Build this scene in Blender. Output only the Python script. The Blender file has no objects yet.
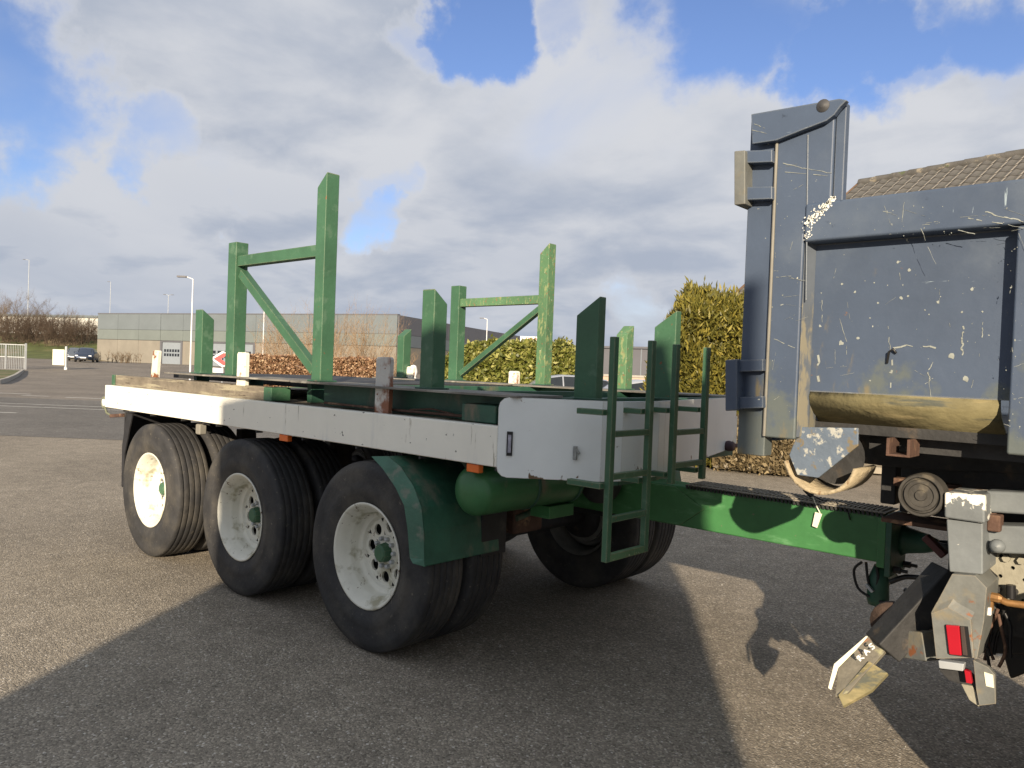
import bpy, bmesh, math, random
import numpy as np
from mathutils import Vector, Matrix, noise
R_ = math.radians
rnd = random.Random(7)
sc = bpy.context.scene
col = sc.collection

# ------------------------------------------------------------------ camera
F = 769.0; EYE = 1.58
ax = np.array([-852.0, 46.0, -F]); ax /= np.linalg.norm(ax); ax = np.array(ax)
_X = ax * 1.0
_X = -_X                                   # world +X seen in camera axes
_X = -np.array([-852.0, 46.0, -F]) / np.linalg.norm([852.0, 46.0, F])
_X = -_X if _X[0] < 0 else _X
roll = 0.038
ROT = None
def _basis():
    X = np.array([-852.0, 46.0, -F]); X = X / np.linalg.norm(X)      # towards the trailer's rear
    X = -X
    c = -(roll * X[0] + X[1]) / X[2]
    Z = np.array([roll, 1.0, c]); Z /= np.linalg.norm(Z)
    Y = np.cross(Z, X)
    return np.array([X, Y, Z])
ROT = _basis()
cam_d = bpy.data.cameras.new('camera'); cam = bpy.data.objects.new('camera', cam_d); col.objects.link(cam)
cam.matrix_world = Matrix(ROT.tolist()).to_4x4(); cam.location = (0, 0, EYE)
cam_d.sensor_width = 36; cam_d.lens = 36 * F / 1024; cam_d.clip_end = 3000; cam_d.clip_start = 0.05
sc.camera = cam

# ------------------------------------------------------------------ light
SUN_EL = 17.3
SH = Vector((-.563, .826, 0)).normalized()          # where shadows point
PU = Vector((.826, .563, 0)).normalized()
sun_d = bpy.data.lights.new('sun', 'SUN'); sun_d.energy = 5.0; sun_d.angle = R_(.5); sun_d.color = (1.0, .84, .64)
sun = bpy.data.objects.new('sun', sun_d); col.objects.link(sun)
sd = Vector((SH.x, SH.y, -math.tan(R_(SUN_EL)))).normalized()
sun.rotation_euler = sd.to_track_quat('-Z', 'Y').to_euler(); sun.location = (5, -8, 12)
sc.view_settings.view_transform = 'Standard'; sc.view_settings.look = 'None'
sc.view_settings.exposure = 0.76; sc.view_settings.gamma = 1

def ray(px, py):
    return Vector((ROT @ np.array([px - 512, 384 - py, -F])).tolist())
def at(px, py, y=None, x=None, z=None):
    """surveyed point: where the line of sight meets a real plane of the place"""
    d = ray(px, py)
    t = y / d.y if y is not None else (x / d.x if x is not None else (z - EYE) / d.z)
    return Vector((0, 0, EYE)) + d * t
RIGHT = Vector((.742, .669, 0)).normalized(); FWD = Vector((-.669, .742, 0)).normalized()
def ld(lat, dep, z=0): return RIGHT * lat + FWD * dep + Vector((0, 0, z))
def sstep(a, b, x):
    t = max(0, min(1, (x - a) / (b - a))); return t * t * (3 - 2 * t)

# ------------------------------------------------------------------ world sky with clouds
w = bpy.data.worlds.new('World'); sc.world = w; w.use_nodes = True
nt = w.node_tree; nt.nodes.clear()
def N(t, **k):
    n = nt.nodes.new(t)
    for a, b in k.items(): setattr(n, a, b)
    return n
def L(a, b): nt.links.new(a, b)
def M_(op, a, b=None, c=None):
    n = N('ShaderNodeMath', operation=op)
    for i, v in enumerate((a, b, c)):
        if v is None: continue
        if hasattr(v, 'links') or hasattr(v, 'is_output'): L(v, n.inputs[i])
        else: n.inputs[i].default_value = v
    return n.outputs[0]
tc = N('ShaderNodeTexCoord'); D = tc.outputs['Generated']
nrm = N('ShaderNodeVectorMath', operation='NORMALIZE'); L(D, nrm.inputs[0]); D = nrm.outputs[0]
sep = N('ShaderNodeSeparateXYZ'); L(D, sep.inputs[0])
zz = M_('ADD', M_('MAXIMUM', sep.outputs[2], 0.0), .22)
cmb = N('ShaderNodeCombineXYZ'); L(M_('DIVIDE', sep.outputs[0], zz), cmb.inputs[0]); L(M_('DIVIDE', sep.outputs[1], zz), cmb.inputs[1])
def fbm(vec, scale, detail, rough, off=(0, 0, 0), dist=0.0):
    mp = N('ShaderNodeVectorMath', operation='ADD'); L(vec, mp.inputs[0]); mp.inputs[1].default_value = off
    n = N('ShaderNodeTexNoise'); n.inputs['Scale'].default_value = scale; n.inputs['Detail'].default_value = detail
    n.inputs['Roughness'].default_value = rough; n.inputs['Distortion'].default_value = dist
    L(mp.outputs[0], n.inputs['Vector']); return n.outputs[0]
def ramp(v, a, b, c=0.0, d=1.0, smooth=True):
    n = N('ShaderNodeMapRange'); n.interpolation_type = 'SMOOTHSTEP' if smooth else 'LINEAR'
    L(v, n.inputs[0]); n.inputs[1].default_value = a; n.inputs[2].default_value = b
    n.inputs[3].default_value = c; n.inputs[4].default_value = d; return n.outputs[0]
def blob(px, py, r0, r1):
    d = ray(px, py).normalized()
    n = N('ShaderNodeVectorMath', operation='DOT_PRODUCT'); L(warp, n.inputs[0]); n.inputs[1].default_value = d
    return ramp(n.outputs['Value'], math.cos(R_(r1)), math.cos(R_(r0)))
# warp the look-up direction so that the gaps have ragged edges
wn = N('ShaderNodeTexNoise'); wn.inputs['Scale'].default_value = 7; wn.inputs['Detail'].default_value = 6; wn.inputs['Roughness'].default_value = .58; L(D, wn.inputs['Vector'])
ws = N('ShaderNodeVectorMath', operation='SUBTRACT'); L(wn.outputs['Color'], ws.inputs[0]); ws.inputs[1].default_value = (.5, .5, .5)
wm = N('ShaderNodeVectorMath', operation='SCALE'); L(ws.outputs[0], wm.inputs[0]); wm.inputs['Scale'].default_value = .24
wa = N('ShaderNodeVectorMath', operation='ADD'); L(D, wa.inputs[0]); L(wm.outputs[0], wa.inputs[1])
wz = N('ShaderNodeVectorMath', operation='NORMALIZE'); L(wa.outputs[0], wz.inputs[0]); warp = wz.outputs[0]
gaps = None
for (px, py, r0, r1, s) in [(8, 80, 1, 8, 1.0), (60, 125, .5, 4.5, .7), (150, 135, 0.5, 4, .7), (215, 165, .5, 4, .55), (380, 225, .3, 3.6, .8), (395, 190, .3, 2.6, .5),
                            (472, 22, .8, 5.0, 1.0), (420, 45, 0, 3, .5), (858, 38, 1.2, 6, 1.0), (770, 8, .5, 5, .75), (975, 22, 1, 5.5, .85), (900, 80, 0, 3, .5), (560, 8, 0, 3, .3),
                            (640, 330, .5, 4, .35), (700, 255, .3, 3, .3), (730, -60, 2, 9, .8), (300, -80, 2, 9, .5), (1000, 95, 0, 3, .3), (275, 145, 0, 2.5, .45), (330, 165, 0, 2.2, .35)]:
    b = M_('MULTIPLY', blob(px, py, r0, r1), s)
    gaps = b if gaps is None else M_('MAXIMUM', gaps, b)
n1 = fbm(cmb.outputs[0], 1.15, 12, .50, (3.1, 1.7, 0), .35)
n2 = fbm(cmb.outputs[0], .8, 7, .5, (7.3, -4.2, 2.0), .2)
n3 = fbm(cmb.outputs[0], 2.6, 9, .55, (1.3, 4.2, 5.0), .2)
dens = M_('SUBTRACT', M_('ADD', M_('MULTIPLY', n1, 1.1), .28), M_('MULTIPLY', gaps, .60))
cover = ramp(dens, .26, .70)
sky = N('ShaderNodeTexSky'); sky.sky_type = 'NISHITA'; sky.sun_disc = False
sky.sun_elevation = R_(SUN_EL); sky.sun_rotation = math.pi - math.asin(.563); sky.air_density = 1.0; sky.dust_density = .6; sky.ozone_density = 2.5
skg = N('ShaderNodeVectorMath', operation='SCALE'); tn = N('ShaderNodeVectorMath', operation='MULTIPLY'); L(sky.outputs[0], tn.inputs[0]); tn.inputs[1].default_value = (.98, .95, 1.16); L(tn.outputs[0], skg.inputs[0]); skg.inputs['Scale'].default_value = .082
# cloud brightness: thick parts grey-lilac, thin and sun-side edges near white
thick = ramp(M_('ADD', M_('MULTIPLY', n2, .5), M_('MULTIPLY', n3, .5)), .38, .60)
thick = M_('MULTIPLY', thick, ramp(dens, .45, .82))
low = ramp(sep.outputs[2], .0, .30)
thick = M_('MAXIMUM', thick, M_('MULTIPLY', M_('SUBTRACT', 1.0, low), ramp(n1, .35, .65, .35, .95)))
cr = N('ShaderNodeMix', data_type='RGBA'); L(thick, cr.inputs[0]); cr.inputs[6].default_value = (.395, .405, .43, 1); cr.inputs[7].default_value = (.245, .275, .335, 1)
mixs = N('ShaderNodeMix', data_type='RGBA'); L(cover, mixs.inputs[0]); L(skg.outputs[0], mixs.inputs[6]); L(cr.outputs[2], mixs.inputs[7])
bg = N('ShaderNodeBackground'); L(mixs.outputs[2], bg.inputs[0]); bg.inputs[1].default_value = 1.0
out = N('ShaderNodeOutputWorld'); L(bg.outputs[0], out.inputs[0])

# ------------------------------------------------------------------ materials
MATS = {}
def nodes(m):
    m.use_nodes = True; t = m.node_tree; return t, t.nodes['Principled BSDF']
def surf(name, base, rough=.7, metal=0.0, var=.25, vscale=3.0, layers=(), bump=.0, bscale=60.0, coords='Object', spec=.4, edge=None):
    """layers: (colour, scale, threshold, softness, stretch(x,y,z), detail) patches of wear or dirt over the base"""
    if name in MATS: return MATS[name]
    m = bpy.data.materials.new(name); t, bs = nodes(m); MATS[name] = m
    def n(ty, **k):
        x = t.nodes.new(ty)
        for a, b in k.items(): setattr(x, a, b)
        return x
    lk = t.links.new
    tcx = n('ShaderNodeTexCoord'); co = tcx.outputs[coords]
    nz = n('ShaderNodeTexNoise'); nz.inputs['Scale'].default_value = vscale; nz.inputs['Detail'].default_value = 8; nz.inputs['Roughness'].default_value = .65
    lk(co, nz.inputs['Vector'])
    mr = n('ShaderNodeMapRange'); lk(nz.outputs[0], mr.inputs[0]); mr.inputs[1].default_value = .3; mr.inputs[2].default_value = .7
    mr.inputs[3].default_value = 1 - var; mr.inputs[4].default_value = 1 + var
    sc_ = n('ShaderNodeVectorMath', operation='SCALE'); sc_.inputs[0].default_value = base[:3]; lk(mr.outputs[0], sc_.inputs['Scale'])
    cur = sc_.outputs[0]
    rcur = None
    for i, ly in enumerate(layers):
        c, s, th, so, st, det = ly[:6]
        mp = n('ShaderNodeMapping'); mp.inputs['Scale'].default_value = st; mp.inputs['Location'].default_value = (i * 3.3 + .7, i * 1.9, i * 5.1); lk(co, mp.inputs[0])
        if len(ly) > 7 and ly[7]: mp.inputs['Rotation'].default_value = ly[7]
        q = n('ShaderNodeTexNoise'); q.inputs['Scale'].default_value = s; q.inputs['Detail'].default_value = det; q.inputs['Roughness'].default_value = .62; lk(mp.outputs[0], q.inputs['Vector'])
        r = n('ShaderNodeMapRange'); r.interpolation_type = 'SMOOTHSTEP'; lk(q.outputs[0], r.inputs[0]); r.inputs[1].default_value = th; r.inputs[2].default_value = th + so
        fac = r.outputs[0]
        if len(ly) > 6 and ly[6]:                       # (z0, z1): stronger below z1, full at z0 (dirt thrown up from the road), object z
            z0, z1, push = ly[6]
            sp = n('ShaderNodeSeparateXYZ'); lk(co, sp.inputs[0])
            g = n('ShaderNodeMapRange'); lk(sp.outputs[2], g.inputs[0]); g.inputs[1].default_value = z0; g.inputs[2].default_value = z1; g.inputs[3].default_value = push; g.inputs[4].default_value = 0
            ad = n('ShaderNodeMath', operation='ADD'); lk(q.outputs[0], ad.inputs[0]); lk(g.outputs[0], ad.inputs[1]); lk(ad.outputs[0], r.inputs[0])
        mx = n('ShaderNodeMix', data_type='RGBA'); lk(fac, mx.inputs[0]); lk(cur, mx.inputs[6]); mx.inputs[7].default_value = (*c, 1); cur = mx.outputs[2]
        rcur = fac if rcur is None else rcur
    if edge:
        bv = n('ShaderNodeBevel'); bv.samples = 4; bv.inputs['Radius'].default_value = edge[1]
        ge = n('ShaderNodeNewGeometry'); dt = n('ShaderNodeVectorMath', operation='DOT_PRODUCT'); lk(bv.outputs[0], dt.inputs[0]); lk(ge.outputs['Normal'], dt.inputs[1])
        en = n('ShaderNodeTexNoise'); en.inputs['Scale'].default_value = edge[2]; en.inputs['Detail'].default_value = 8; en.inputs['Roughness'].default_value = .7; lk(co, en.inputs['Vector'])
        em = n('ShaderNodeMath', operation='MULTIPLY_ADD'); lk(en.outputs[0], em.inputs[0]); em.inputs[1].default_value = -.30; lk(dt.outputs['Value'], em.inputs[2])
        er = n('ShaderNodeMapRange'); lk(em.outputs[0], er.inputs[0]); er.inputs[1].default_value = .765; er.inputs[2].default_value = .69; er.inputs[3].default_value = 0; er.inputs[4].default_value = edge[3]
        mx = n('ShaderNodeMix', data_type='RGBA'); lk(er.outputs[0], mx.inputs[0]); lk(cur, mx.inputs[6]); mx.inputs[7].default_value = (*edge[0], 1); cur = mx.outputs[2]
    lk(cur, bs.inputs['Base Color']); bs.inputs['Roughness'].default_value = rough; bs.inputs['Metallic'].default_value = metal
    bs.inputs['Specular IOR Level'].default_value = spec
    if bump:
        bz = n('ShaderNodeTexNoise'); bz.inputs['Scale'].default_value = bscale; bz.inputs['Detail'].default_value = 5; lk(co, bz.inputs['Vector'])
        bp = n('ShaderNodeBump'); bp.inputs['Strength'].default_value = bump; bp.inputs['Distance'].default_value = .01; lk(bz.outputs[0], bp.inputs['Height']); lk(bp.outputs[0], bs.inputs['Normal'])
    return m
RUST = (.20, .075, .03); RUSTL = (.27, .17, .10); CHALK = (.55, .52, .42); DIRT = (.16, .13, .09)
one = (1, 1, 1)
green = surf('green_paint', (.046, .118, .064), .5, edge=((.27,.24,.15), .010, 18, .9), var=.22, vscale=2.5, bump=.15, bscale=40, layers=[((.08, .155, .095), 9, .55, .12, one, 9), (RUST, 26, .67, .05, one, 9), (CHALK, 60, .73, .04, one, 6)])
green_worn = surf('worn_green_paint', (.085, .175, .085), .6, edge=((.26,.15,.08), .008, 18, .9), var=.25, vscale=3, bump=.2, bscale=50, layers=[((.22, .26, .12), 34, .55, .10, (1, 1, .4), 10), ((.22, .12, .06), 30, .60, .05, one, 9), (CHALK, 60, .64, .04, one, 8)])
green_dark = surf('dark_green_paint', (.030, .092, .060), .5, edge=((.14,.13,.09), .006, 18, .7), var=.25, vscale=4, bump=.15, bscale=40, layers=[(DIRT, 6, .56, .2, (1, 1, .4), 8), (RUST, 30, .68, .05, one, 9)])
green_bright = surf('bright_green_paint', (.048, .165, .056), .42, edge=((.20,.24,.14), .008, 18, .7), var=.18, vscale=5, bump=.12, bscale=30, layers=[((.12, .28, .13), 5, .56, .2, (1, 1, 3), 8), (DIRT, 30, .66, .06, one, 9)])
plastic_green = surf('green_mudguard_plastic', (.030, .105, .066), .5, var=.35, vscale=5, bump=.25, bscale=30, layers=[((.11, .14, .10), 6, .52, .16, (1, 1, .5), 10), ((.22, .22, .17), 18, .66, .06, (1, 1, .4), 9)])
white_beam = surf('white_beam_paint', (.85, .83, .73), .5, edge=((.30,.24,.17), .008, 12, .8), var=.06, vscale=2, bump=.1, bscale=30, layers=[((.60, .61, .59), 1.4, .58, .2, (3, 1, .6), 9), ((.05, .045, .035), 17, .665, .02, (1, 1, 1.6), 6), ((.33, .29, .22), 10, .66, .06, (2, 1, .2), 7)])
grey_board = surf('grey_board_paint', (.77, .81, .80), .45, edge=((.28,.22,.15), .008, 12, .8), var=.06, vscale=2, bump=.1, bscale=20, layers=[((.72, .72, .65), 3, .60, .15, (1, 1, .3), 9), ((.13, .08, .04), 11, .68, .04, one, 10, (1.06, 1.16, .15)), ((.10, .10, .09), 7, .72, .03, (1, 1, .5), 9)])
wood = surf('weathered_deck_wood', (.17, .145, .11), .85, edge=((.06,.05,.04), .006, 20, .6), var=.35, vscale=6, bump=.6, bscale=50, layers=[((.30, .27, .19), 7, .52, .1, (.2, 3, 3), 10), ((.07, .055, .04), 16, .60, .06, (.3, 3, 3), 8)])
stake_white = surf('flaking_white_stake', (.72, .70, .60), .7, var=.1, bump=.3, bscale=40, layers=[(RUST, 6, .56, .07, (1, 1, .8), 10), ((.33, .26, .16), 12, .62, .05, one, 9)])
stake_rust = surf('rusty_stake', (.55, .54, .50), .7, var=.1, bump=.3, bscale=40, layers=[((.24, .10, .055), 4, .47, .08, (1, 1, .7), 10), (RUST, 20, .60, .05, one, 9)])
rubber = surf('tyre_rubber', (.034, .034, .035), .70, var=.25, vscale=9, bump=.3, bscale=60, layers=[((.085, .078, .066), 3, .42, .30, (1, 1.5, 1), 10), ((.14, .125, .10), 30, .62, .10, one, 9)], spec=.3)
rubber_side = surf('tyre_sidewall', (.024, .024, .026), .6, var=.2, vscale=9, bump=.15, bscale=80, layers=[((.06, .055, .05), 5, .52, .25, one, 9)], spec=.3)
rubber_flap = surf('black_rubber', (.022, .022, .024), .6, var=.3, vscale=9, bump=.3, bscale=30, layers=[((.10, .09, .075), 5, .58, .2, one, 9)])
rim_white = surf('dirty_white_rim', (.68, .67, .58), .45, var=.10, vscale=5, bump=.1, bscale=30, layers=[((.36, .34, .24), 7, .54, .14, one, 10), ((.14, .09, .05), 20, .62, .05, one, 9), ((.06, .05, .04), 45, .68, .04, one, 6)])
dark_metal = surf('dark_undercarriage_steel', (.03, .03, .03), .65, var=.4, vscale=8, bump=.3, bscale=40, layers=[((.10, .075, .05), 7, .56, .15, one, 9)])
rust_metal = surf('rusty_steel', (.09, .05, .035), .8, var=.4, vscale=9, bump=.5, bscale=50, layers=[((.24, .15, .09), 8, .52, .12, one, 10), ((.06, .04, .03), 16, .6, .08, one, 9)])
BLUE = (.058, .080, .122)
SCR = (.26, .32, .36)
blue_layers = [((.105, .13, .165), 1.6, .50, .25, (1, 1, 1), 9), (SCR, 5.5, .705, .02, (.35, 1, 6), 5, None, (0, .3, 0)), (SCR, 7, .70, .018, (7, 1, .5), 5, None, (0, .12, 0)), ((.40, .41, .36), 30, .73, .02, one, 3), ((.19, .14, .08), 2.6, .64, .12, (1, 1, 2.5), 10), ((.04, .055, .085), 19, .66, .04, one, 6)]
blue = surf('scratched_blue_paint', BLUE, .42, edge=((.24,.25,.23), .010, 10, .75), var=.14, vscale=2, bump=.12, bscale=20, layers=blue_layers)
blue_dirty = surf('muddy_blue_paint', BLUE, .5, edge=((.24,.23,.19), .010, 10, .8), var=.14, vscale=2, bump=.15, bscale=20, layers=[((.105, .13, .165), 1.6, .52, .25, one, 9), (SCR, 5.5, .70, .02, (.5, 1, 6), 5, None, (0, .4, 0)), ((.40, .40, .33), 30, .725, .02, one, 3), ((.092, .108, .105), 7, .66, .16, (1, 1, .8), 10, (1.38, 1.72, .38)), ((.16, .135, .08), 6, .67, .12, (1.6, 1, .5), 10, (1.3, 1.9, .16)), ((.16, .09, .05), 14, .70, .04, one, 9)])
mud = surf('dried_olive_mud', (.155, .135, .068), .8, var=.35, vscale=5, bump=.7, bscale=24, layers=[((.26, .215, .11), 5, .50, .14, (.5, 1, 3.5), 10), ((.07, .075, .06), 6, .54, .10, (.5, 1, 3), 10), (RUSTL, 12, .68, .04, one, 8)])
mud_beige = surf('dried_beige_mud', (.34, .28, .18), .9, var=.3, vscale=12, bump=.9, bscale=60, layers=[((.20, .13, .07), 10, .55, .1, (3, .6, 1), 9)])
grey_paint = surf('grey_chassis_paint', (.15, .165, .17), .5, edge=((.34,.31,.25), .008, 20, .8), var=.2, vscale=6, bump=.15, bscale=30, layers=[((.66, .64, .56), 22, .66, .03, one, 8), (RUSTL, 7, .68, .05, one, 9)])
grey_chip = surf('chipped_grey_paint', (.15, .165, .17), .55, var=.2, vscale=6, bump=.2, bscale=40, layers=[(RUSTL, 9, .60, .05, one, 9), ((.74, .72, .64), 17, .535, .03, one, 10)])
grey_muddy = surf('muddy_grey_paint', (.13, .135, .125), .6, edge=((.30,.24,.16), .007, 20, .9), var=.3, vscale=6, bump=.2, bscale=40, layers=[((.19, .165, .11), 6, .54, .16, one, 10), (RUST, 10, .62, .05, one, 9)])
plate_holes = surf('muddy_coupling_plate', (.26, .245, .19), .75, var=.25, vscale=8, bump=.4, bscale=40, layers=[(DIRT, 12, .58, .1, one, 9)])
red_lens = surf('red_lens', (.34, .012, .022), .15, var=.1); dark_lens = surf('smoked_lens', (.06, .045, .04), .2, var=.2)
orange_lens = surf('orange_lens', (.75, .16, .03), .25, var=.08)
white_plain = surf('white_paint', (.78, .78, .75), .5, var=.05); black_plain = surf('black_plastic', (.015, .015, .016), .4, var=.1)
cream = surf('cream_tag', (.72, .70, .55), .5, var=.08)
steel_galv = surf('galvanised_steel', (.42, .44, .45), .45, metal=.3, var=.12, vscale=5)
brass = surf('dirty_brass', (.30, .16, .06), .5, metal=.4, var=.4, vscale=20)

# ground of the lot: chip-seal, each stone its own tone
def chipseal(name, a, b, c, scale, joint=.0):
    m = bpy.data.materials.new(name); t, bs = nodes(m); MATS[name] = m
    n = t.nodes.new; lk = t.links.new
    g = n('ShaderNodeTexCoord'); co = g.outputs['Object']
    v = n('ShaderNodeTexVoronoi'); v.inputs['Scale'].default_value = scale; lk(co, v.inputs['Vector'])
    sx = n('ShaderNodeSeparateColor'); lk(v.outputs['Color'], sx.inputs[0])
    r = n('ShaderNodeValToRGB'); lk(sx.outputs[0], r.inputs[0]); cr_ = r.color_ramp
    cr_.elements[0].position = 0; cr_.elements[0].color = (*[x * .55 for x in a], 1); cr_.elements[1].position = 1; cr_.elements[1].color = (*c, 1)
    for p, q in ((.30, a), (.68, a), (.86, b), (.965, b)):
        e = cr_.elements.new(p); e.color = (*q, 1)
    lg = n('ShaderNodeTexNoise'); lg.inputs['Scale'].default_value = .35; lg.inputs['Detail'].default_value = 8; lg.inputs['Roughness'].default_value = .6; lk(co, lg.inputs['Vector'])
    lr = n('ShaderNodeMapRange'); lk(lg.outputs[0], lr.inputs[0]); lr.inputs[1].default_value = .3; lr.inputs[2].default_value = .7; lr.inputs[3].default_value = .80; lr.inputs[4].default_value = 1.2
    fn = n('ShaderNodeTexNoise'); fn.inputs['Scale'].default_value = 5; fn.inputs['Detail'].default_value = 6; lk(co, fn.inputs['Vector'])
    fr = n('ShaderNodeMapRange'); lk(fn.outputs[0], fr.inputs[0]); fr.inputs[1].default_value = .3; fr.inputs[2].default_value = .7; fr.inputs[3].default_value = .88; fr.inputs[4].default_value = 1.12
    mu = n('ShaderNodeMath'); mu.operation = 'MULTIPLY'; lk(lr.outputs[0], mu.inputs[0]); lk(fr.outputs[0], mu.inputs[1])
    s = n('ShaderNodeVectorMath'); s.operation = 'SCALE'; lk(r.outputs[0], s.inputs[0]); lk(mu.outputs[0], s.inputs['Scale'])
    # oil spots
    ov = n('ShaderNodeTexNoise'); ov.inputs['Scale'].default_value = 3.1; ov.inputs['Detail'].default_value = 3; lk(co, ov.inputs['Vector'])
    orr = n('ShaderNodeMapRange'); orr.interpolation_type = 'SMOOTHSTEP'; lk(ov.outputs[0], orr.inputs[0]); orr.inputs[1].default_value = .735; orr.inputs[2].default_value = .77
    mx = n('ShaderNodeMix'); mx.data_type = 'RGBA'; lk(orr.outputs[0], mx.inputs[0]); lk(s.outputs[0], mx.inputs[6]); mx.inputs[7].default_value = (.03, .028, .025, 1)
    lk(mx.outputs[2], bs.inputs['Base Color']); bs.inputs['Roughness'].default_value = .85; bs.inputs['Specular IOR Level'].default_value = .25
    bp = n('ShaderNodeBump'); bp.inputs['Strength'].default_value = .75; bp.inputs['Distance'].default_value = .006; lk(v.outputs['Distance'], bp.inputs['Height']); bp.invert = True; lk(bp.outputs[0], bs.inputs['Normal'])
    return m
lot_mat = chipseal('chipseal_lot', (.235, .205, .162), (.37, .325, .255), (.56, .52, .46), 112)
road_mat = chipseal('road_asphalt', (.15, .14, .125), (.20, .19, .17), (.3, .28, .26), 70)
yard_mat = chipseal('yard_asphalt', (.20, .175, .145), (.25, .22, .185), (.33, .31, .27), 60)
grass_mat = surf('winter_grass', (.085, .10, .028), .9, var=.35, vscale=.5, layers=[((.20, .155, .085), .12, .50, .1, one, 8), ((.055, .09, .02), .3, .56, .1, one, 8)], bump=.5, bscale=8)
kerb_mat = surf('concrete_kerb', (.36, .34, .30), .85, var=.15, vscale=3, bump=.3)
paint_mat = surf('road_marking_paint', (.62, .61, .56), .7, var=.12, vscale=3, layers=[((.17, .16, .14), 9, .62, .06, one, 9)])

# ------------------------------------------------------------------ mesh builder
class MB:
    def __init__(s): s.v = []; s.f = []; s.sm = []
    def add(s, vs, fs, smooth=False):
        o = len(s.v); s.v += [tuple(v) for v in vs]; s.f += [tuple(i + o for i in f) for f in fs]; s.sm += [smooth] * len(fs); return s
    def box(s, x0, x1, y0, y1, z0, z1):
        return s.add([(x0, y0, z0), (x1, y0, z0), (x1, y1, z0), (x0, y1, z0), (x0, y0, z1), (x1, y0, z1), (x1, y1, z1), (x0, y1, z1)],
                     [(0, 3, 2, 1), (4, 5, 6, 7), (0, 1, 5, 4), (1, 2, 6, 5), (2, 3, 7, 6), (3, 0, 4, 7)])
    def bar(s, a, b, w, h, up=(0, 0, 1)):
        a = Vector(a); b = Vector(b); d = (b - a).normalized(); u = Vector(up)
        if abs(d.dot(u)) > .98: u = Vector((1, 0, 0))
        r = d.cross(u).normalized() * w / 2; u2 = r.cross(d).normalized() * h / 2
        vs = [p + q for p in (a, b) for q in (-r - u2, r - u2, r + u2, -r + u2)]
        return s.add(vs, [(0, 3, 2, 1), (4, 5, 6, 7), (0, 1, 5, 4), (1, 2, 6, 5), (2, 3, 7, 6), (3, 0, 4, 7)])
    def tube(s, pts, r, n=8, caps=True, r1=None):
        pts = [Vector(p) for p in pts]; rings = []; prev = None
        for i, p in enumerate(pts):
            d = (pts[min(i + 1, len(pts) - 1)] - pts[max(i - 1, 0)]).normalized()
            if prev is None:
                prev = d.orthogonal().normalized()
            prev = (prev - d * prev.dot(d)).normalized(); b = d.cross(prev)
            rr = r if r1 is None else r + (r1 - r) * i / (len(pts) - 1)
            rings.append([p + (prev * math.cos(t) + b * math.sin(t)) * rr for t in [2 * math.pi * k / n for k in range(n)]])
        vs = [v for g in rings for v in g]; fs = []
        for i in range(len(pts) - 1):
            for k in range(n): fs.append((i * n + k, i * n + (k + 1) % n, (i + 1) * n + (k + 1) % n, (i + 1) * n + k))
        s.add(vs, fs, True)
        if caps:
            s.add(rings[0], [tuple(range(n))[::-1]]); s.add(rings[-1], [tuple(range(n))])
        return s
    def lathe(s, prof, n=48, axis='y', c=(0, 0, 0), smooth=True, a0=0, a1=2 * math.pi, closed=None):
        """prof: (radius, along) pairs"""
        full = abs(a1 - a0 - 2 * math.pi) < 1e-6; m = n if full else n + 1; vs = []
        for (r, y) in prof:
            for k in range(m):
                t = a0 + (a1 - a0) * k / n; cx, sx = r * math.cos(t), r * math.sin(t)
                vs.append({'y': (c[0] + cx, c[1] + y, c[2] + sx), 'z': (c[0] + cx, c[1] + sx, c[2] + y), 'x': (c[0] + y, c[1] + cx, c[2] + sx)}[axis])
        fs = []
        for i in range(len(prof) - 1):
            for k in range(n):
                k2 = (k + 1) % m if full else k + 1
                fs.append((i * m + k, (i + 1) * m + k, (i + 1) * m + k2, i * m + k2))
        return s.add(vs, fs, smooth)
    def prism(s, poly, d, flip=False):
        """poly: list of 3D points, d: extrusion vector"""
        n = len(poly); d = Vector(d); vs = [Vector(p) for p in poly]; vs += [p + d for p in vs]
        return s.add(vs, [tuple(range(n)), tuple(range(2 * n - 1, n - 1, -1))] + [(i, i + n, (i + 1) % n + n, (i + 1) % n) for i in range(n)])
    def build(s, name, mat, parent=None, bevel=0, origin=None, recalc=True, seg=2):
        me = bpy.data.meshes.new(name); o = Vector(origin) if origin is not None else (Vector(BASE[parent.name]) if parent is not None and parent.name in BASE else Vector((0, 0, 0)))
        me.from_pydata([tuple(Vector(v) - o) for v in s.v], [], s.f)
        me.polygons.foreach_set('use_smooth', s.sm)
        if recalc:
            bm = bmesh.new(); bm.from_mesh(me); bmesh.ops.recalc_face_normals(bm, faces=bm.faces); bm.to_mesh(me); bm.free()
        me.materials.append(mat); ob = bpy.data.objects.new(name, me); col.objects.link(ob)
        if bevel:
            bv = ob.modifiers.new('bevel', 'BEVEL'); bv.width = bevel; bv.segments = seg; bv.limit_method = 'ANGLE'; bv.angle_limit = R_(35); bv.harden_normals = True
        if parent is not None:
            ob.parent = parent; BASE[ob.name] = o
        else:
            ob.location = o
        return ob
BASE = {}
def tag(o, label, cat, group=None, kind=None):
    if label: o['label'] = label
    if cat: o['category'] = cat
    if group: o['group'] = group
    if kind: o['kind'] = kind
    return o
def thing(name, label, cat, loc=(0, 0, 0), group=None):
    o = bpy.data.objects.new(name, None); col.objects.link(o); o.location = loc; o.empty_display_size = .2
    BASE[o.name] = Vector(loc); return tag(o, label, cat, group)
def sub_empty(name, parent, loc):
    o = bpy.data.objects.new(name, None); col.objects.link(o); o.parent = parent; o.location = Vector(loc) - BASE[parent.name]; BASE[o.name] = Vector(loc); return o
def kids(o): return [c for c in bpy.data.objects if c.parent == o]
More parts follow.
